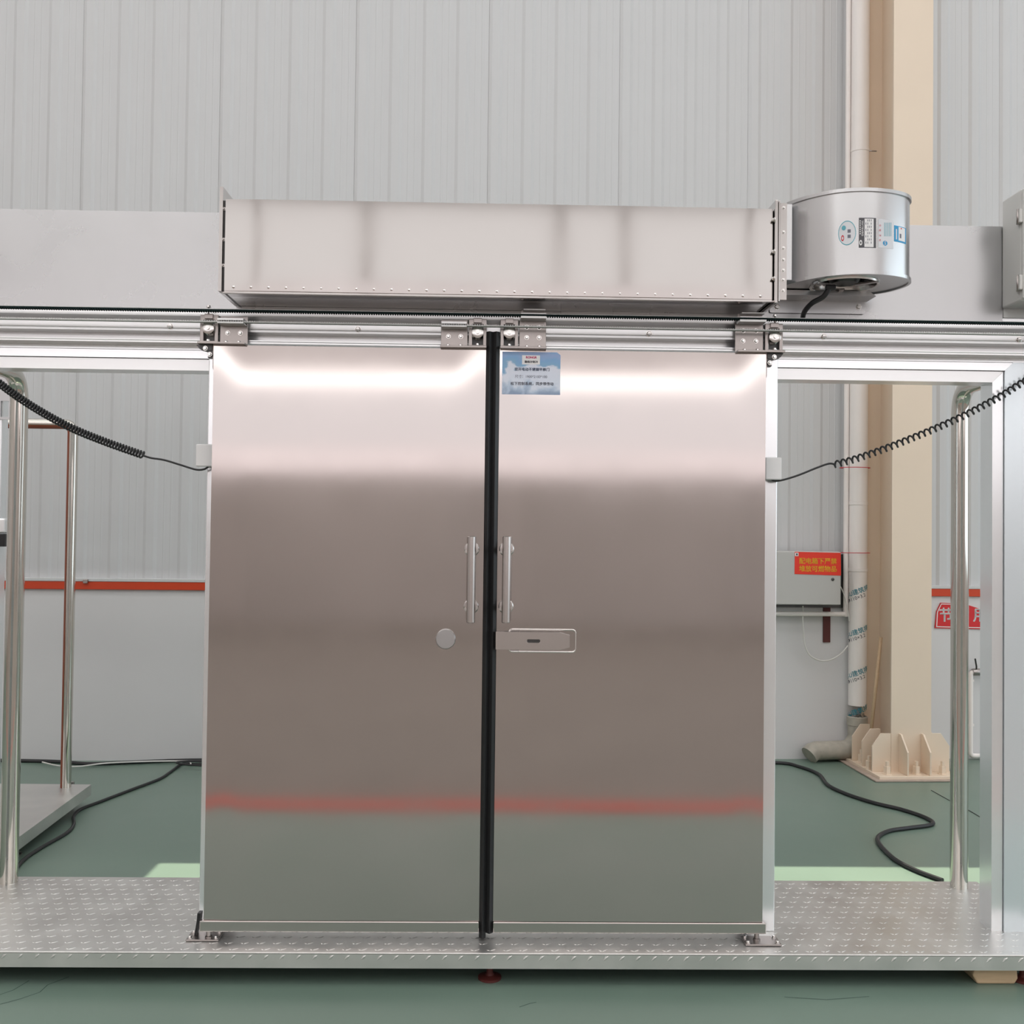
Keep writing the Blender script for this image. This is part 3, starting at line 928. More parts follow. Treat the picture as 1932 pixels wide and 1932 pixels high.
# right end flange
fx0, fx1 = xx(1458, 470, -0.13), xx(1465, 470, -0.13)
fz1, fz0 = zz(1465, 380, -0.135), zz(1465, 573, -0.135)
box('outlet_flange', fx0 + .003, fx1, -0.150, YB, fz0, fz1, 'duct_steel', duct, bevel=.001)
ROT_L = Matrix.Rotation(math.radians(-90), 4, 'Z')
for py in (415, 475, 526):
    p = W(1456, py, -0.14)
    bolt(BOLT_M, (fx0 + .003, -0.142, p.z), duct, ROT_L)

# ------------------------------------------------------------------ blower
bz1, bz0 = zz(1630, 359, -0.242), zz(1612, 513, -0.242)
blow = thing('centrifugal_blower', 'round steel centrifugal blower with stickers at the right end of the duct', 'blower', (1.27, -0.07, bz0))
ctrl = [(1.062, -0.075), (1.115, -0.155), (1.19, -0.218), (1.28, -0.242), (1.370, -0.230), (1.445, -0.190), (1.484, -0.130), (1.484, -0.06), (1.446, 0.02), (1.370, 0.072), (1.28, 0.090), (1.17, 0.092), (1.062, 0.092)]
def catmull(P, n, closed=False):
    P = [Vector(p) for p in P]; out = []
    m = len(P)
    for i in range(m if closed else m - 1):
        p0 = P[(i - 1) % m] if (i or closed) else P[0]; p1 = P[i]; p2 = P[(i + 1) % m]; p3 = P[(i + 2) % m] if (i + 2 < m or closed) else P[-1]
        for k in range(n):
            t = k / n
            out.append(0.5 * ((2 * p1) + (p2 - p0) * t + (2 * p0 - 5 * p1 + 4 * p2 - p3) * t * t + (3 * p1 - p0 - 3 * p2 + p3) * t ** 3))
    if not closed: out.append(P[-1])
    return out
oul = [(p.x, p.y) for p in catmull([(p[0], p[1], 0) for p in ctrl], 8)]
def inset(poly, d):
    out = []
    m = len(poly)
    for i in range(m):
        a = Vector(poly[i - 1]) if i else Vector(poly[0]); c = Vector(poly[(i + 1) % m]) if i < m - 1 else Vector(poly[-1])
        t = (c - a).normalized()
        nrm = Vector((-t.y, t.x))           # outline runs counter-clockwise seen from below: left normal points inwards
        out.append((poly[i][0] + nrm.x * d, poly[i][1] + nrm.y * d))
    return out
_in = inset(oul, 0.01)
SGN = 1 if sum((p[0] - 1.27) ** 2 + (p[1] + .07) ** 2 for p in _in) < sum((p[0] - 1.27) ** 2 + (p[1] + .07) ** 2 for p in oul) else -1
def off(d): return inset(oul, SGN * -d)     # positive d: outwards
mb = MB()
A = [mb.bm.verts.new((x, y, bz0)) for x, y in oul]; B = [mb.bm.verts.new((x, y, bz1)) for x, y in oul]
for i in range(len(oul) - 1):
    mb.bm.faces.new((A[i], A[i + 1], B[i + 1], B[i])).smooth = True
mb.bm.faces.new(B)
mb.build('housing', 'blower_steel', blow)
for z0, z1 in ((bz1 - .004, bz1 + .008), (bz0 - .008, bz0 + .004)):
    MB().ring(off(0.006), off(-0.004), 'z', z0, z1).build('rim', 'blower_steel', blow, bevel=.002)
# underside with inlet opening
ic = (1.268, -0.075); R_in = 0.112
hole = []
op = off(-0.003)
for (x, y) in op:
    a = math.atan2(y - ic[1], x - ic[0]); hole.append((ic[0] + R_in * math.cos(a), ic[1] + R_in * math.sin(a)))
MB().ring(op, hole, 'z', bz0 - .004, bz0 - .001).build('underside', 'blower_steel', blow)
MB().lathe((ic[0], ic[1], bz0 - .004), (0, 0, 1), [(R_in + .012, 0), (R_in + .010, -.006), (R_in, -.004), (R_in - .010, .03)], 40).build('inlet_ring', 'bolt_steel', blow)
MB().lathe((ic[0], ic[1], bz0), (0, 0, 1), [(0, .0), (.045, .0), (.055, .012), (.055, .10), (0.1, .11), (.1, .2), (0, .2)], 32).build('motor', 'dark_steel', blow)
for k in range(18):
    a = 2 * math.pi * k / 18
    M = Matrix.Translation((ic[0], ic[1], 0)) @ Matrix.Rotation(a, 4, 'Z')
    if k == 0:
        bl = MB().box(0.074, 0.098, -0.004, 0.002, bz0 + .012, bz0 + .10).build('impeller_blade', 'dark_steel', blow, M)
        blm, blb = bl.data, M.inverted() @ MW[bl.name]
    else:
        link('impeller_blade', blm, M @ blb, blow)
for k in range(3):
    a = math.radians(200 + 120 * k)
    MB().box(0.04, R_in + .01, -0.008, 0.008, bz0 - .012, bz0 - .007).build('motor_arm', 'bracket_steel', blow, Matrix.Translation((ic[0], ic[1], 0)) @ Matrix.Rotation(a, 4, 'Z'))
gx, gy = xx(1568, 553, -0.10), -0.10
MB().box(gx - .02, gx + .015, gy - .012, gy + .012, bz0 - .030, bz0 - .012).build('cable_gland', 'rubber', blow, bevel=.004)
cb0 = Vector((gx - .008, gy, bz0 - .025)); c_end = W(1514, 603, 0.088)
path = catmull([cb0, W(1553, 560, -0.09), W(1532, 572, -0.05), W(1518, 588, 0.02), c_end], 6)
MB().tube(path, 0.0095, 12).build('power_cable', 'cord_black', blow)
# outlet flange and neck
q0, q1 = xx(1466.5, 470, -0.14), xx(1478, 470, -0.14)
box('outlet_flange', fx1 + .001, fx1 + .006, -0.155, YB, fz0 + .004, fz1 - .004, 'duct_steel', blow, bevel=.001)
box('outlet_neck', fx1 + .006, 1.066, -0.110, YB - .004, bz0 + .002, bz1 - .01, 'blower_steel', blow)
box('flange_lip', fx1 + .006, fx1 + .030, -0.155, -0.151, fz0 + .01, fz1 - .012, 'duct_steel', blow)
for py in (392, 438, 468, 490, 510, 528, 548):
    p = W(1472, py, -0.155)
    bolt(BOLT_S, (fx1 + .018, -0.155, p.z), blow)
# mounting bracket on the header plate
m0, m1 = W(1452, 590, 0.098), W(1632, 568, 0.098)
MB().prism(rounded(m0.x, m1.x, m0.z, m1.z, 0.006), 'y', 0.095, 0.100).build('mounting_bracket', 'plate_steel', blow)
MB().prism([(m0.x + .03, m1.z - .004), (m1.x + .006, m1.z - .004), (m1.x - .02, m1.z + .014), (m0.x + .03, m1.z + .014)], 'y', 0.0, 0.095).build('bracket_shelf', 'plate_steel', blow)
for px in (1466, 1620):
    p = W(px, 579, 0.095); bolt(BOLT_L, (p.x, 0.095, p.z), blow)
# stickers on the curved shell
lens = [0.0]
for p, q in zip(oul, oul[1:]):
    lens.append(lens[-1] + math.hypot(q[0] - p[0], q[1] - p[1]))
def Bhit(px, py):
    v = ray(px, py); best = None
    for i in range(len(oul) - 1):
        p, q = oul[i], oul[i + 1]
        ex, ey = q[0] - p[0], q[1] - p[1]
        det = v.x * ey - v.y * ex
        if abs(det) < 1e-12: continue
        t = ((p[0] - CAM.x) * ey - (p[1] - CAM.y) * ex) / det
        s = ((p[0] - CAM.x) * v.y - (p[1] - CAM.y) * v.x) / det
        if 0 <= s <= 1 and t > 0 and (best is None or t < best[0]): best = (t, lens[i] + s * (lens[i + 1] - lens[i]))
    if best is None: return Bhit(px - 1.5, py)
    return best[1], CAM.z + v.z * best[0]
def Bpt(s, z, d):
    s = max(0, min(lens[-1] - 1e-6, s))
    i = 0
    while lens[i + 1] < s: i += 1
    f = (s - lens[i]) / (lens[i + 1] - lens[i])
    o = off(d) if d not in Bpt.c else Bpt.c[d]
    Bpt.c[d] = o
    return Vector((o[i][0] + (o[i + 1][0] - o[i][0]) * f, o[i][1] + (o[i + 1][1] - o[i][1]) * f, z))
Bpt.c = {}
def decal(name, s0_, s1_, z0_, z1_, material, d, parent=None, n=10, ell=False, hole=None):
    mb = MB()
    if ell:
        cs, cz, rs, rz = (s0_ + s1_) / 2, (z0_ + z1_) / 2, (s1_ - s0_) / 2, (z1_ - z0_) / 2
        ro = [mb.bm.verts.new(Bpt(cs + rs * math.cos(t), cz + rz * math.sin(t), d)) for t in [2 * math.pi * k / 32 for k in range(32)]]
        if hole:
            ri = [mb.bm.verts.new(Bpt(cs + rs * hole * math.cos(t), cz + rz * hole * math.sin(t), d)) for t in [2 * math.pi * k / 32 for k in range(32)]]
            for k in range(32): mb.bm.faces.new((ro[k], ro[(k + 1) % 32], ri[(k + 1) % 32], ri[k]))
        else:
            cn = mb.bm.verts.new(Bpt(cs, cz, d))
            for k in range(32): mb.bm.faces.new((cn, ro[k], ro[(k + 1) % 32]))
    else:
        a = [mb.bm.verts.new(Bpt(s0_ + (s1_ - s0_) * k / n, z0_, d)) for k in range(n + 1)]
        b = [mb.bm.verts.new(Bpt(s0_ + (s1_ - s0_) * k / n, z1_, d)) for k in range(n + 1)]
        for k in range(n): mb.bm.faces.new((a[k], a[k + 1], b[k + 1], b[k]))
    return mb.build(name, material, parent)
def brect(x0, y0, x1, y1):
    s0_, z1_ = Bhit(x0, y0); s1_, z0_ = Bhit(x1, y1)
    return min(s0_, s1_), max(s0_, s1_), min(z0_, z1_), max(z0_, z1_)
DIRS = 1 if Bhit(1600, 440)[0] < Bhit(1660, 440)[0] else -1
# oval maker's sticker
r = brect(1581.5, 418, 1615, 462)
st = decal('oval_sticker', *r, 'ink_pale', .0006, blow, ell=True)
decal('ring', *r, 'ink_ring', .0009, st, ell=True, hole=.93)
decal('dot', *brect(1588, 426, 1596, 434.5), 'ink_ring', .0009, st, ell=True)
decal('emblem', *brect(1587, 444, 1592.5, 455), 'ink_red', .0009, st, ell=True, hole=.55)
for yy in (436, 446): decal('print_mark', *brect(1599, yy - 3, 1605, yy + 3), 'ink_grey', .0009, st)
# black and white rating plate
st = decal('rating_plate', *brect(1620.5, 411, 1652.5, 468), 'ink_dark', .0006, blow)
decal('white_field', *brect(1631, 412.5, 1648, 466.5), 'ink_white', .0009, st)
decal('emblem', *brect(1621.2, 453, 1626.6, 463), 'ink_white', .0009, st, ell=True, hole=.5)
s_, z_ = Bhit(1627.5, 431)
text_mesh('lettering', '低噪声离心风机', .0078, 'ink_white', lambda u, v: Bpt(s_ - DIRS * v, z_ + u, .0012), st)
for k, xk in enumerate((1633.5, 1637, 1640, 1643.5)):
    for yy in range(416, 464, 6):
        if (yy + k * 5) % 4: decal('print_mark', *brect(xk - .6, yy - 2, xk + .6, yy + 2), 'ink_grey', .0012, st, n=1)
for yy in range(417, 443, 4): decal('print_mark', *brect(1622, yy - 1.2, 1623.6, yy + 1.2), 'ink_white', .0012, st, n=1)
# pale certificate label
st = decal('certificate_label', *brect(1657, 413, 1685, 470), 'ink_pale', .0006, blow)
for yy, ch in ((425.5, '合'), (434.5, '格'), (444.5, '证'), (453.5, '书')):
    s2, z2 = Bhit(1660.5, yy)
    text_mesh('lettering', ch, .0085, 'ink_red', lambda u, v, s2=s2, z2=z2: Bpt(s2 - DIRS * v, z2 + u, .0010), st)
decal('emblem', *brect(1665.5, 454, 1674, 464), 'ink_cyan', .0009, st, ell=True)
s3, z3 = Bhit(1669.7, 459)
text_mesh('lettering', 'S', .016, 'ink_white', lambda u, v: Bpt(s3 + DIRS * u, z3 + v, .0013), st, bold=.0004)
for k in range(5): decal('print_mark', *brect(1668 + k * 3, 420, 1669 + k * 3, 446), 'ink_ring', .0009, st, n=1)
# blue label at the right
st = decal('blue_label', *brect(1687, 425, 1709, 461), 'ink_cyan', .0006, blow)
decal('white_field', *brect(1695, 428, 1707, 457), 'ink_white', .0009, st)
decal('print_mark', *brect(1690, 432, 1692, 452), 'ink_pale', .0009, st)
decal('print_mark', *brect(1697, 441, 1700, 450), 'ink_grey', .0012, st)
decal('print_mark', *brect(1699, 430, 1701, 433), 'ink_red', .0012, st)

# ------------------------------------------------------------------ control cabinet at the right edge
cbx = W(1890, 480, 0.104).x
cz0, cz1 = zz(1890, 583, 0.104), zz(1893, 380, 0.104)
cab = thing('control_cabinet', 'light grey control cabinet with hinges at the right edge beside the steel header', 'control box', (cbx + .2, 0.104, cz0))
cf = -0.060
box('cabinet_body', cbx, cbx + .30, cf + .022, YF - .008, cz0, cz1, 'cabinet_grey', cab, bevel=.006)
box('cabinet_door', cbx - .001, cbx + .301, cf, cf + .018, cz0 + .004, cz1 - .004, 'cabinet_grey', cab, bevel=.004)
for pa, pb_ in ((392, 418), (517, 545)):
    za, zb2 = zz(1922, pb_, cf), zz(1922, pa, cf)
    hg = box('hinge', cbx - .012, cbx, cf + .006, cf + .040, za, zb2, 'cabinet_grey', cab, bevel=.003)
    MB().cyl((cbx - .012, cf + .022, za - .004), (cbx - .012, cf + .022, zb2 + .002), .0045, 10).build('hinge_pin', 'bracket_steel', hg)
box('wall_bracket', 1.942, 2.11, YF - .0075, YF - .0005, HT - .35, HT - .05, 'cabinet_grey', cab)

# ------------------------------------------------------------------ junction boxes and coiled cords
for (xa, xb, ya, yb, lab) in ((369, 402, 838, 880, 'left'), (1444, 1475, 863, 905, 'right')):
    p0, p1 = W(xa, yb, .062), W(xb, ya, .062)
    t = thing('junction_box', 'small white plastic junction box on the %s door jamb where a coiled cord ends' % lab, 'junction box', ((p0.x + p1.x) / 2, .1, p0.z), 'junction boxes on the door jambs')
    box('box_base', p0.x + .002, p1.x - .002, .074, .104, p0.z + .002, p1.z - .002, 'plastic_white', t, bevel=.003)
    box('box_lid', p0.x, p1.x, .060, .073, p0.z, p1.z, 'plastic_white', t, bevel=.004)
def coil(name, label, centre_px, lead_px, Y, R, pitch, rc):
    c = catmull([W(a, b, Y) for a, b in centre_px], 24)
    L = [0]
    for p, q in zip(c, c[1:]): L.append(L[-1] + (q - p).length)
    n = int(L[-1] / pitch * 12)
    pts = []
    i = 0
    for k in range(n + 1):
        s = L[-1] * k / n
        while i < len(L) - 2 and L[i + 1] < s: i += 1
        f = (s - L[i]) / (L[i + 1] - L[i])
        p = c[i].lerp(c[i + 1], f); t = (c[i + 1] - c[i]).normalized()
        n1 = Vector((0, 1, 0)); n1 = (n1 - t * n1.dot(t)).normalized(); n2 = t.cross(n1)
        w = 2 * math.pi * s / pitch
        pts.append(p + (n1 * math.cos(w) + n2 * math.sin(w)) * R)
    t = thing(name, label, 'cord', tuple(W(lead_px[-1][0], lead_px[-1][1], Y)), 'coiled cords to the door jambs')
    p = c[0]
    box('cord_anchor', p.x - .018, p.x + .018, p.y - .014, YF - .005, p.z - .018, p.z + .018, 'plastic_white', t, bevel=.003)
    MB().tube(pts, rc, 7).build('coil', 'cord_black', t)
    ld = [pts[-1]] + [W(a, b, Y) for a, b in lead_px]
    MB().tube(catmull(ld, 6), rc, 8).build('straight_lead', 'cord_black', t)
coil('coiled_cord', 'tightly wound black coiled cord hanging at the upper left beside the left door leaf',
     [(-48, 684), (0, 724), (60, 766), (130, 805), (200, 834), (271, 859)], [(285, 864), (310, 868), (340, 877), (370, 886), (386, 885), (394, 879)], 0.070, 0.0125, 0.0115, 0.0037)
coil('coiled_cord', 'stretched black coiled cord crossing the upper right opening beside the right door leaf',
     [(1972, 698), (1932, 720), (1880, 752), (1800, 793), (1700, 835), (1620, 864), (1572, 877)], [(1563, 875), (1540, 883), (1505, 897), (1475, 906), (1460, 907), (1455, 902)], 0.070, 0.0115, 0.0225, 0.0037)

# ------------------------------------------------------------------ cables on the floor
def floor_cable(name, label, pxs, r, material, cat='cable', lift=0.0):
    pts = [G(a, b, r + lift) for a, b in pxs]
    for p in pts:
        lim = 3.53 + WANG * p.x - 0.03
        if p.y > lim: p.y = lim
        p.z = r + lift
    o = MB().tube(catmull(pts, 8), r, 8).build(name, material)
    return tag(o, label, cat)
floor_cable('power_cable', 'thick black cable lying along the foot of the back wall at the left', [(-60, 1432), (30, 1435), (110, 1437), (170, 1441), (250, 1438), (330, 1435), (420, 1434), (600, 1437), (800, 1440)], 0.012, 'cord_black')
floor_cable('power_cable', 'black cable snaking across the left floor from the wall towards the platform', [(760, 1446), (600, 1444), (440, 1440), (372, 1442), (345, 1441), (322, 1456), (300, 1470), (250, 1489), (190, 1512), (152, 1527), (139, 1541), (139, 1556), (125, 1572), (80, 1598), (45, 1622), (22, 1650)], 0.009, 'cord_black')
floor_cable('white_wire', 'thin white wire lying over the black cable at the foot of the back wall', [(80, 1438), (112, 1445), (150, 1446), (200, 1440), (280, 1436.5), (345, 1436), (358, 1437), (360, 1443)], 0.005, 'wire_white', 'wire', 0.016)
floor_cable('cable_loop', 'short black cable loop on the floor beside the left edge of the doors', [(420, 1446), (370, 1444), (340, 1441), (333, 1438), (350, 1436.5), (380, 1437), (430, 1442)], 0.006, 'cord_black', lift=.026)
floor_cable('power_cable', 'black cable curving in an S across the floor at the right', [(1200, 1446), (1320, 1440), (1464, 1439), (1510, 1447), (1545, 1461), (1562, 1481), (1600, 1499), (1650, 1515), (1700, 1527), (1740, 1540), (1760, 1551), (1752, 1557), (1715, 1562), (1680, 1567), (1660, 1576), (1656, 1586), (1668, 1603), (1692, 1624), (1730, 1643), (1778, 1661)], 0.0115, 'cord_black')
floor_cable('thin_wire', 'thin dark wire on the floor behind the right steel tube', [(1757, 1491), (1795, 1512), (1830, 1530), (1880, 1560)], 0.002, 'cord_black', 'wire')

# ------------------------------------------------------------------ steel column with stiffened base
yf, yr = -0.53, -0.02
cx0, cx1 = WL(1683, 1000, yf).x, WL(1758, 1000, yf).x
cm = (cx0 + cx1) / 2
colm = thing('steel_column', 'cream painted steel H-column with a stiffened base plate', 'column', (cm, (yf + yr) / 2, 0), M=WALLM)
sh_ = WL(1690, 1384, yf).z
box('front_flange', cx0, cx1, yf, yf + .014, 0.03, HZ, 'column_cream', colm, WALLM)
box('rear_flange', cx0, cx1, yr - .014, yr, 0.03, HZ, 'column_cream', colm, WALLM)
box('web', cm - .005, cm + .005, yf + .014, yr - .014, 0.03, HZ, 'column_cream', colm, WALLM)
E_ = 0.13
box('base_plate', cx0 - E_ - .01, cx1 + E_ + .01, yf - E_ - .01, yr, 0.0, 0.03, 'column_cream', colm, WALLM, .003)
for yy in (yf + .003, yf + .17, yr - .17):
    for g, ex in ((-1, cx0), (1, cx1)):
        MB().prism([(ex, 0.03), (ex + g * E_, 0.03), (ex + g * E_, sh_ - .085), (ex + g * .07, sh_), (ex, sh_)], 'y', yy, yy + .012).build('stiffener', 'column_cream', colm, WALLM, .002)
for px in (1697, 1739):
    ex = WL(px, 1430, yf).x
    MB().prism([(yf, 0.03), (yf - E_, 0.03), (yf - E_, sh_ - .10), (yf - .03, sh_), (yf, sh_)], 'x', ex - .006, ex + .006).build('stiffener', 'column_cream', colm, WALLM, .002)
for px, yy in ((1674, yf - .07), (1729, yf - .07), (1778, yf - .07), (1640, yf + .1), (1625, yf + .3)):
    p = WL(px, 1455, yy)
    MB().lathe((p.x, yy, 0.03), (0, 0, 1), [(0, 0), (0.034, 0), (0.034, .006), (0.024, .006), (0.024, .03), (0.024, .052), (0.013, .052), (0.013, .085), (0, .085)], 6).build('anchor_bolt', 'column_cream', colm, WALLM)
tag(box('grout_pad', cx0 - E_ - .05, cx1 + E_ + .04, yf - E_ - .04, yr, 0.0005, 0.012, 'grout', None, WALLM, .004), 'thin brown grout pad under the column base', 'grout pad')

# ------------------------------------------------------------------ downpipe, conduit, electric box
yp = -0.070
pc = WL(1620, 800, yp)
dp = thing('drain_pipe', 'white plastic drain pipe with blue diagonal print beside the column', 'pipe', (pc.x, yp, 0), M=WALLM)
PR = 0.064
MB().cyl((pc.x, yp, 0.40), (pc.x, yp, HZ), PR, 32).build('vertical_pipe', 'pvc', dp, WALLM)
zc_ = WL(1618, 1360, yp).z
MB().lathe((pc.x, yp, zc_ - .03), (0, 0, 1), [(PR, 0), (PR + .008, .003), (PR + .008, .06), (PR, .066)], 32).build('coupling', 'pvc_dirty', dp, WALLM)
xe = WL(1528, 1412, yp).x
ep = [(pc.x, yp, zc_ - .03)] + [(pc.x - .11 + .11 * math.cos(a), yp, 0.19 - .11 * math.sin(a)) for a in [math.pi / 2 * k / 8 for k in range(9)]] + [(xe + .04, yp - .02, 0.078), (xe + .01, yp - .03, 0.072), (xe - .02, yp - .04, 0.05)]
MB().tube(ep, PR + .002, 24).build('floor_elbow', 'pvc_dirty', dp, WALLM)
for py in (285, 1075, 950):
    z = WL(1620, py, yp).z
    MB().lathe((pc.x, yp, z), (0, 0, 1), [(PR + .0005, -.012), (PR + .003, -.011), (PR + .003, .011), (PR + .0005, .012)], 32).build('pipe_clip', 'pvc', dp, WALLM)
MB().cyl((pc.x + .05, yp - .03, WL(1620, 287, yp).z), (pc.x + .11, yp - .03, WL(1620, 287, yp).z), .005, 8).build('clip_bolt', 'bracket_steel', dp, WALLM)
for py in (883, 1043):
    z = WL(1620, py, yp).z
    MB().tube([(pc.x - .03 + (PR + .045) * math.cos(a), yp - .01 + (PR + .012) * math.sin(a), z) for a in [2 * math.pi * k / 28 for k in range(28)]], .0025, 6, closed=True).build('red_tie', 'ink_red', dp, WALLM)
def pipe_map(zc):
    ca, sa = math.cos(math.radians(21)), math.sin(math.radians(21))
    def f(u, v):
        a = (u * ca - v * sa) / PR
        z = zc + u * sa + v * ca
        ph = -math.pi / 2 + a - 0.60
        return WALLM @ Vector((pc.x + (PR + .0012) * math.cos(ph), yp + (PR + .0012) * math.sin(ph), z))
    return f
for py in (1118, 1194, 1272, 1345):
    z = WL(1625, py, yp - PR).z
    text_mesh('lettering', 'PVC-U建筑排水', .044, 'ink_teal', pipe_map(z), dp, bold=.0005)
    text_mesh('lettering', 'Φ110×3.2', .036, 'ink_black', pipe_map(z - .042), dp)
yc = -0.05
c0 = WL(1597, 800, yc)
cd = thing('conduit', 'thin white conduit running down beside the drain pipe and under the electric box', 'conduit', (c0.x, yc, 1), M=WALLM)
zc1 = WL(1590, 1158, yc).z
xl_ = WL(1440, 1158, yc).x
MB().cyl((c0.x, yc, zc1 - .02), (c0.x, yc, HZ), .018, 16).build('vertical_conduit', 'pvc', cd, WALLM)
MB().cyl((xl_ - .5, yc - .03, zc1), (c0.x - .02, yc - .03, zc1), .017, 16).build('horizontal_conduit', 'pvc', cd, WALLM)
yb = -0.21
b0, b1 = WL(1587, 1142, yb), WL(1587, 1041, yb)
ebx = thing('distribution_box', 'grey steel electric distribution box on the back wall', 'electric box', (b0.x - .3, 0, b0.z), M=WALLM)
box('box_body', b0.x - .60, b0.x, yb + .022, -0.028, b0.z, b1.z, 'box_grey', ebx, WALLM, .004)
box('shadow_plate', b0.x - .55, WL(1596, 1100, -.024).x, -.0275, -.0265, b0.z - .03, b1.z - .02, 'dark_steel', ebx, WALLM)  # dark sheet added to stand in for the shadow beside the box
box('box_door', b0.x - .597, b0.x - .003, yb, yb + .02, b0.z + .003, b1.z - .003, 'box_grey', ebx, WALLM, .004)
kp = WL(1571, 1093, yb)
MB().lathe((kp.x, yb, kp.z), (0, -1, 0), [(0.011, 0), (0.011, .004), (0.006, .006), (0, .006)], 16).build('door_lock', 'dark_steel', ebx, WALLM)
def board(name, label, cat, poly, yl, th, material):
    t = thing(name, label, cat, (sum(p[0] for p in poly) / len(poly), yl, min(p[1] for p in poly)), M=WALLM)
    MB().prism(poly, 'y', yl - th, yl).build('sign_board', material, t, WALLM)
    return t
ysn = yb
q = [WL(a, b, ysn) for a, b in ((1499, 1083), (1586.5, 1086), (1586, 1043), (1499.5, 1041))]
sg = board('warning_sign', 'red sign with two rows of yellow Chinese characters on the electric box', 'sign', [(p.x, p.z) for p in q], ysn - .0005, .002, 'sign_red')
for body, py in (('配电箱下严禁', 1059.5), ('堆放可燃物品', 1074)):
    c = WL(1543, py, ysn)
    text_mesh('lettering', body, .0455, 'ink_yellow', lambda u, v, c=c: WALLM @ Vector((c.x + u, ysn - .0035, c.z + v)), sg, bold=.0007)
c = WL(1503, 1046, ysn)
MB().box(c.x - .012, c.x + .012, ysn - .0035, ysn - .003, c.z - .012, c.z + .012).build('corner_mark', 'ink_white', sg, WALLM)
MB().prism([(c.x - .006, c.z - .004), (c.x + .004, c.z - .009), (c.x + .007, c.z + .005), (c.x - .004, c.z + .008)], 'y', ysn - .0045, ysn - .004).build('corner_mark', 'ink_black', sg, WALLM)
# dark red bracket below the box, loop of white wire
p0, p1 = WL(1553, 1212, -.01), WL(1567, 1138, -.01)
tag(box('wall_bracket', p0.x, p1.x, -.012, 0.0, p0.z, p1.z, 'red_oxide', None, WALLM, .002), 'dark red steel strip on the wall under the electric box', 'bracket')
lp = [(1515, 1143), (1514.5, 1165), (1516, 1190), (1518, 1215), (1526, 1234), (1540, 1244), (1555, 1247), (1572, 1243), (1588, 1232), (1600, 1218)]
o = MB().tube(catmull([WL(a, b, -.08) for a, b in lp], 6), .0055, 8).build('white_wire', 'wire_white', None, WALLM)
tag(o, 'white wire hanging in a loop below the electric box', 'wire')
o = MB().tube(catmull([WL(a, b, -.10) for a, b in ((1586, 1107), (1591, 1118), (1596, 1135), (1600, 1155), (1602, 1172))], 6), .004, 8).build('white_wire', 'wire_white', None, WALLM)
tag(o, 'short white wire running from the electric box down behind the drain pipe', 'wire')
# stick in the column's recess
s0_, s1_ = WL(1643, 1385, -.34), WL(1662, 1203, -.22)
tag(MB().cyl(s0_, s1_, .012, 10).build('wooden_stick', 'wood', None, WALLM), 'thin wooden stick leaning in the recess of the cream column', 'stick')
# red slogan board on the right
ys = -.004
poly = [WL(a, b, ys) for a, b in ((1763, 1185), (1900, 1188), (1905, 1172), (1858, 1152), (1822, 1140), (1774, 1137), (1766, 1154))]
sg = board('slogan_board', 'red board with white Chinese characters on the plinth behind the right steel tube', 'sign', [(p.x, p.z) for p in poly], ys, .006, 'sign_red2')
bl_ = [WL(a, b, ys) for a, b in ((1765.5, 1183), (1900, 1186), (1900, 1184.5), (1767.2, 1181.5), (1768.6, 1155), (1775.5, 1140.2), (1800, 1141), (1800, 1139.8), (1774.8, 1138.8), (1767, 1154.8))]
mbb = MB(); mbb.bm.faces.new([mbb.bm.verts.new((p.x, ys - .0075, p.z)) for p in bl_]); mbb.build('border_line', 'ink_white', sg, WALLM)
for ch, px in (('节', 1784), ('约', 1815), ('用', 1848), ('水', 1880)):
    c = WL(px, 1162, ys)
    text_mesh('lettering', ch, .108, 'ink_white', lambda u, v, c=c: WALLM @ Vector((c.x + u, ys - .0078, c.z + v)), sg, bold=.0024)
# water pipe with valve
yv = -.05
v0, v1 = WL(1831, 1426, yv), WL(1829, 1268, yv)
wp = thing('water_pipe', 'thin white water pipe with a lever valve low on the wall at the right', 'pipe', (v0.x, yv, v0.z), M=WALLM)
vx = WL(1900, 1426, yv).x
MB().tube(bend_path((vx, yv, v0.z), (v0.x, yv, v0.z), (v0.x, yv, v1.z), .03) [:-1] + bend_path((v0.x, yv, v0.z + .05), (v0.x, yv, v1.z), (vx, yv, v1.z), .03)[1:], .017, 12).build('pipe_run', 'pvc', wp, WALLM)
vb = WL(1842, 1268, yv)
MB().lathe((vb.x - .03, yv, v1.z), (1, 0, 0), [(0, 0), (.024, 0), (.027, .01), (.027, .05), (.024, .06), (0, .06)], 16).build('valve_body', 'bracket_steel', wp, WALLM)
MB().tube([(vb.x - .005, yv - .01, v1.z + .015), (vb.x - .01, yv - .02, v1.z + .045), (vb.x - .025, yv - .03, v1.z + .10)], .006, 8).build('valve_lever', 'dark_steel', wp, WALLM)
for py in (1284, 1368):
    z = WL(1830, py, yv).z
    MB().box(v0.x - .024, v0.x + .024, yv - .006, 0.0, z - .008, z + .008).build('pipe_clip', 'pvc', wp, WALLM)

# small clip on the red band
p = WL(163, 1097, -.02)
tag(MB().box(p.x - .016, p.x + .016, -.045, -.026, p.z - .012, p.z + .016).build('cable_clip', 'bracket_steel', None, WALLM, .003), 'small grey metal clip on the red band at the left', 'clip')

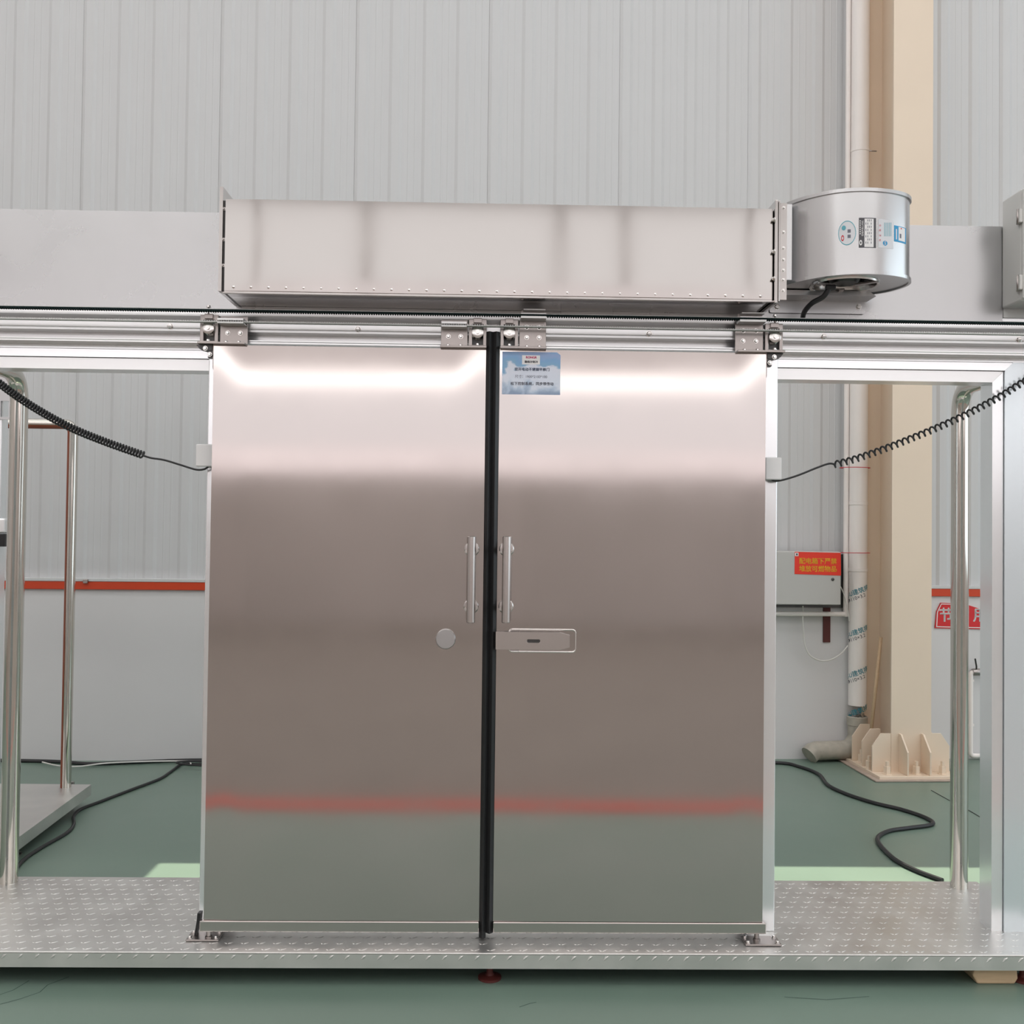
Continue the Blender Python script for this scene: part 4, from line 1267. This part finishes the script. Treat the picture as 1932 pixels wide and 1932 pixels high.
# ------------------------------------------------------------------ neighbouring stand at the left edge
st2 = thing('neighbour_stand', 'second low steel stand with polished tube rail at the left edge of the hall', 'stand', (-3.0, 1.7, 0))
pr = [G(172, 1480, ZP), G(25, 1587, ZP)]
dirv = (pr[1] - pr[0]).normalized()
far, near = pr[0], pr[0] + dirv * 1.5
poly = [(far.x, far.y), (far.x - 1.7, far.y + .02), (near.x - 1.7, near.y), (near.x, near.y)]
MB().prism(poly, 'z', ZP - .006, ZP).build('deck_plate', 'deck_steel', st2)
inn = [(far.x - .008, far.y - .008), (far.x - 1.69, far.y + .01), (near.x - 1.69, near.y + .008), (near.x - .008, near.y + .008)]
MB().ring(poly, inn, 'z', ZP - .062, ZP - .006).build('deck_skirt', 'deck_steel', st2)
fp = G(152, 1512, 0)
for fx, fy in ((fp.x - .05, fp.y), (fp.x + .06, fp.y - 1.0), (fp.x - 1.5, fp.y), (fp.x - 1.5, fp.y - 1.0)):
    MB().lathe((fx, fy, 0), (0, 0, 1), [(0, 0), (0.05, 0), (0.05, 0.006), (0.018, 0.012), (0.012, 0.02), (0.012, ZP - .006), (0, ZP - .006)], 20).build('levelling_foot', 'bracket_steel', st2)
pb0 = G(124, 1485, ZP)
pz = W(128, 800, pb0.y).z
path = bend_path((pb0.x, pb0.y, ZP), (pb0.x, pb0.y, pz), (pb0.x - 1.3, pb0.y, pz), .055)
MB().tube(path, .029, 24).build('tube_rail', 'tube_steel', st2)
MB().cyl((pb0.x - 1.3, pb0.y, ZP), (pb0.x - 1.3, pb0.y, pz), .029, 20).build('tube_post', 'tube_steel', st2)
# orange-brown strip along one side of the tube
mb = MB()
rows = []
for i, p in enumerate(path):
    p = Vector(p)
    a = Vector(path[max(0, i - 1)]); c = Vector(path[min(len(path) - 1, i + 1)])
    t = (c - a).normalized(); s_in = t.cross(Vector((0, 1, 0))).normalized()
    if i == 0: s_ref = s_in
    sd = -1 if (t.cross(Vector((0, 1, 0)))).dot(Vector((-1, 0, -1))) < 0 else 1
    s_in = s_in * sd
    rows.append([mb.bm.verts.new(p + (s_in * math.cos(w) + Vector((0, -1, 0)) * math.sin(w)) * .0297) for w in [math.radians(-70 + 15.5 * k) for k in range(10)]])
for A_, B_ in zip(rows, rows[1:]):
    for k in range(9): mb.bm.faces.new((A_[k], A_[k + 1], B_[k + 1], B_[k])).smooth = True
mb.build('orange_strip', 'strip_orange', st2)
# panel edge with lock at the very left edge of the picture
yq = 1.15
e0 = W(8, 1000, yq).x
pn = thing('display_panel', 'pale panel edge with a black lock and slotted bracket at the far left', 'panel', (e0 - .3, yq, ZP))
box('panel', e0 - .6, e0 - .02, yq, yq + .06, ZP, W(5, 720, yq).z + .3, 'frame_white', pn, bevel=.003)
pz0, pz1 = W(10, 792, yq).z, W(10, 705, yq).z
px_a, px_b = W(-20, 750, yq - .02).x, W(25, 750, yq - .02).x
MB().ring([(px_a, pz0), (px_b, pz0), (px_b, pz1), (px_a, pz1)], [(W(3, 787, yq).x, W(3, 787, yq).z), (W(19, 787, yq).x, W(3, 787, yq).z), (W(19, 787, yq).x, W(3, 757, yq).z), (W(3, 787, yq).x, W(3, 757, yq).z)], 'y', yq - .012, yq - .001).build('slotted_bracket', 'plate_steel', pn)
box('lock_handle', W(-12, 990, yq - .03).x, W(11, 990, yq - .03).x, yq - .04, yq, W(5, 1006, yq).z, W(5, 978, yq).z, 'rail_alu', pn, bevel=.008, seg=3)
box('lock_body', W(-12, 990, yq - .03).x, W(13, 990, yq - .03).x, yq - .05, yq + .02, W(5, 1031, yq).z, W(5, 1007, yq).z, 'rubber', pn, bevel=.003)
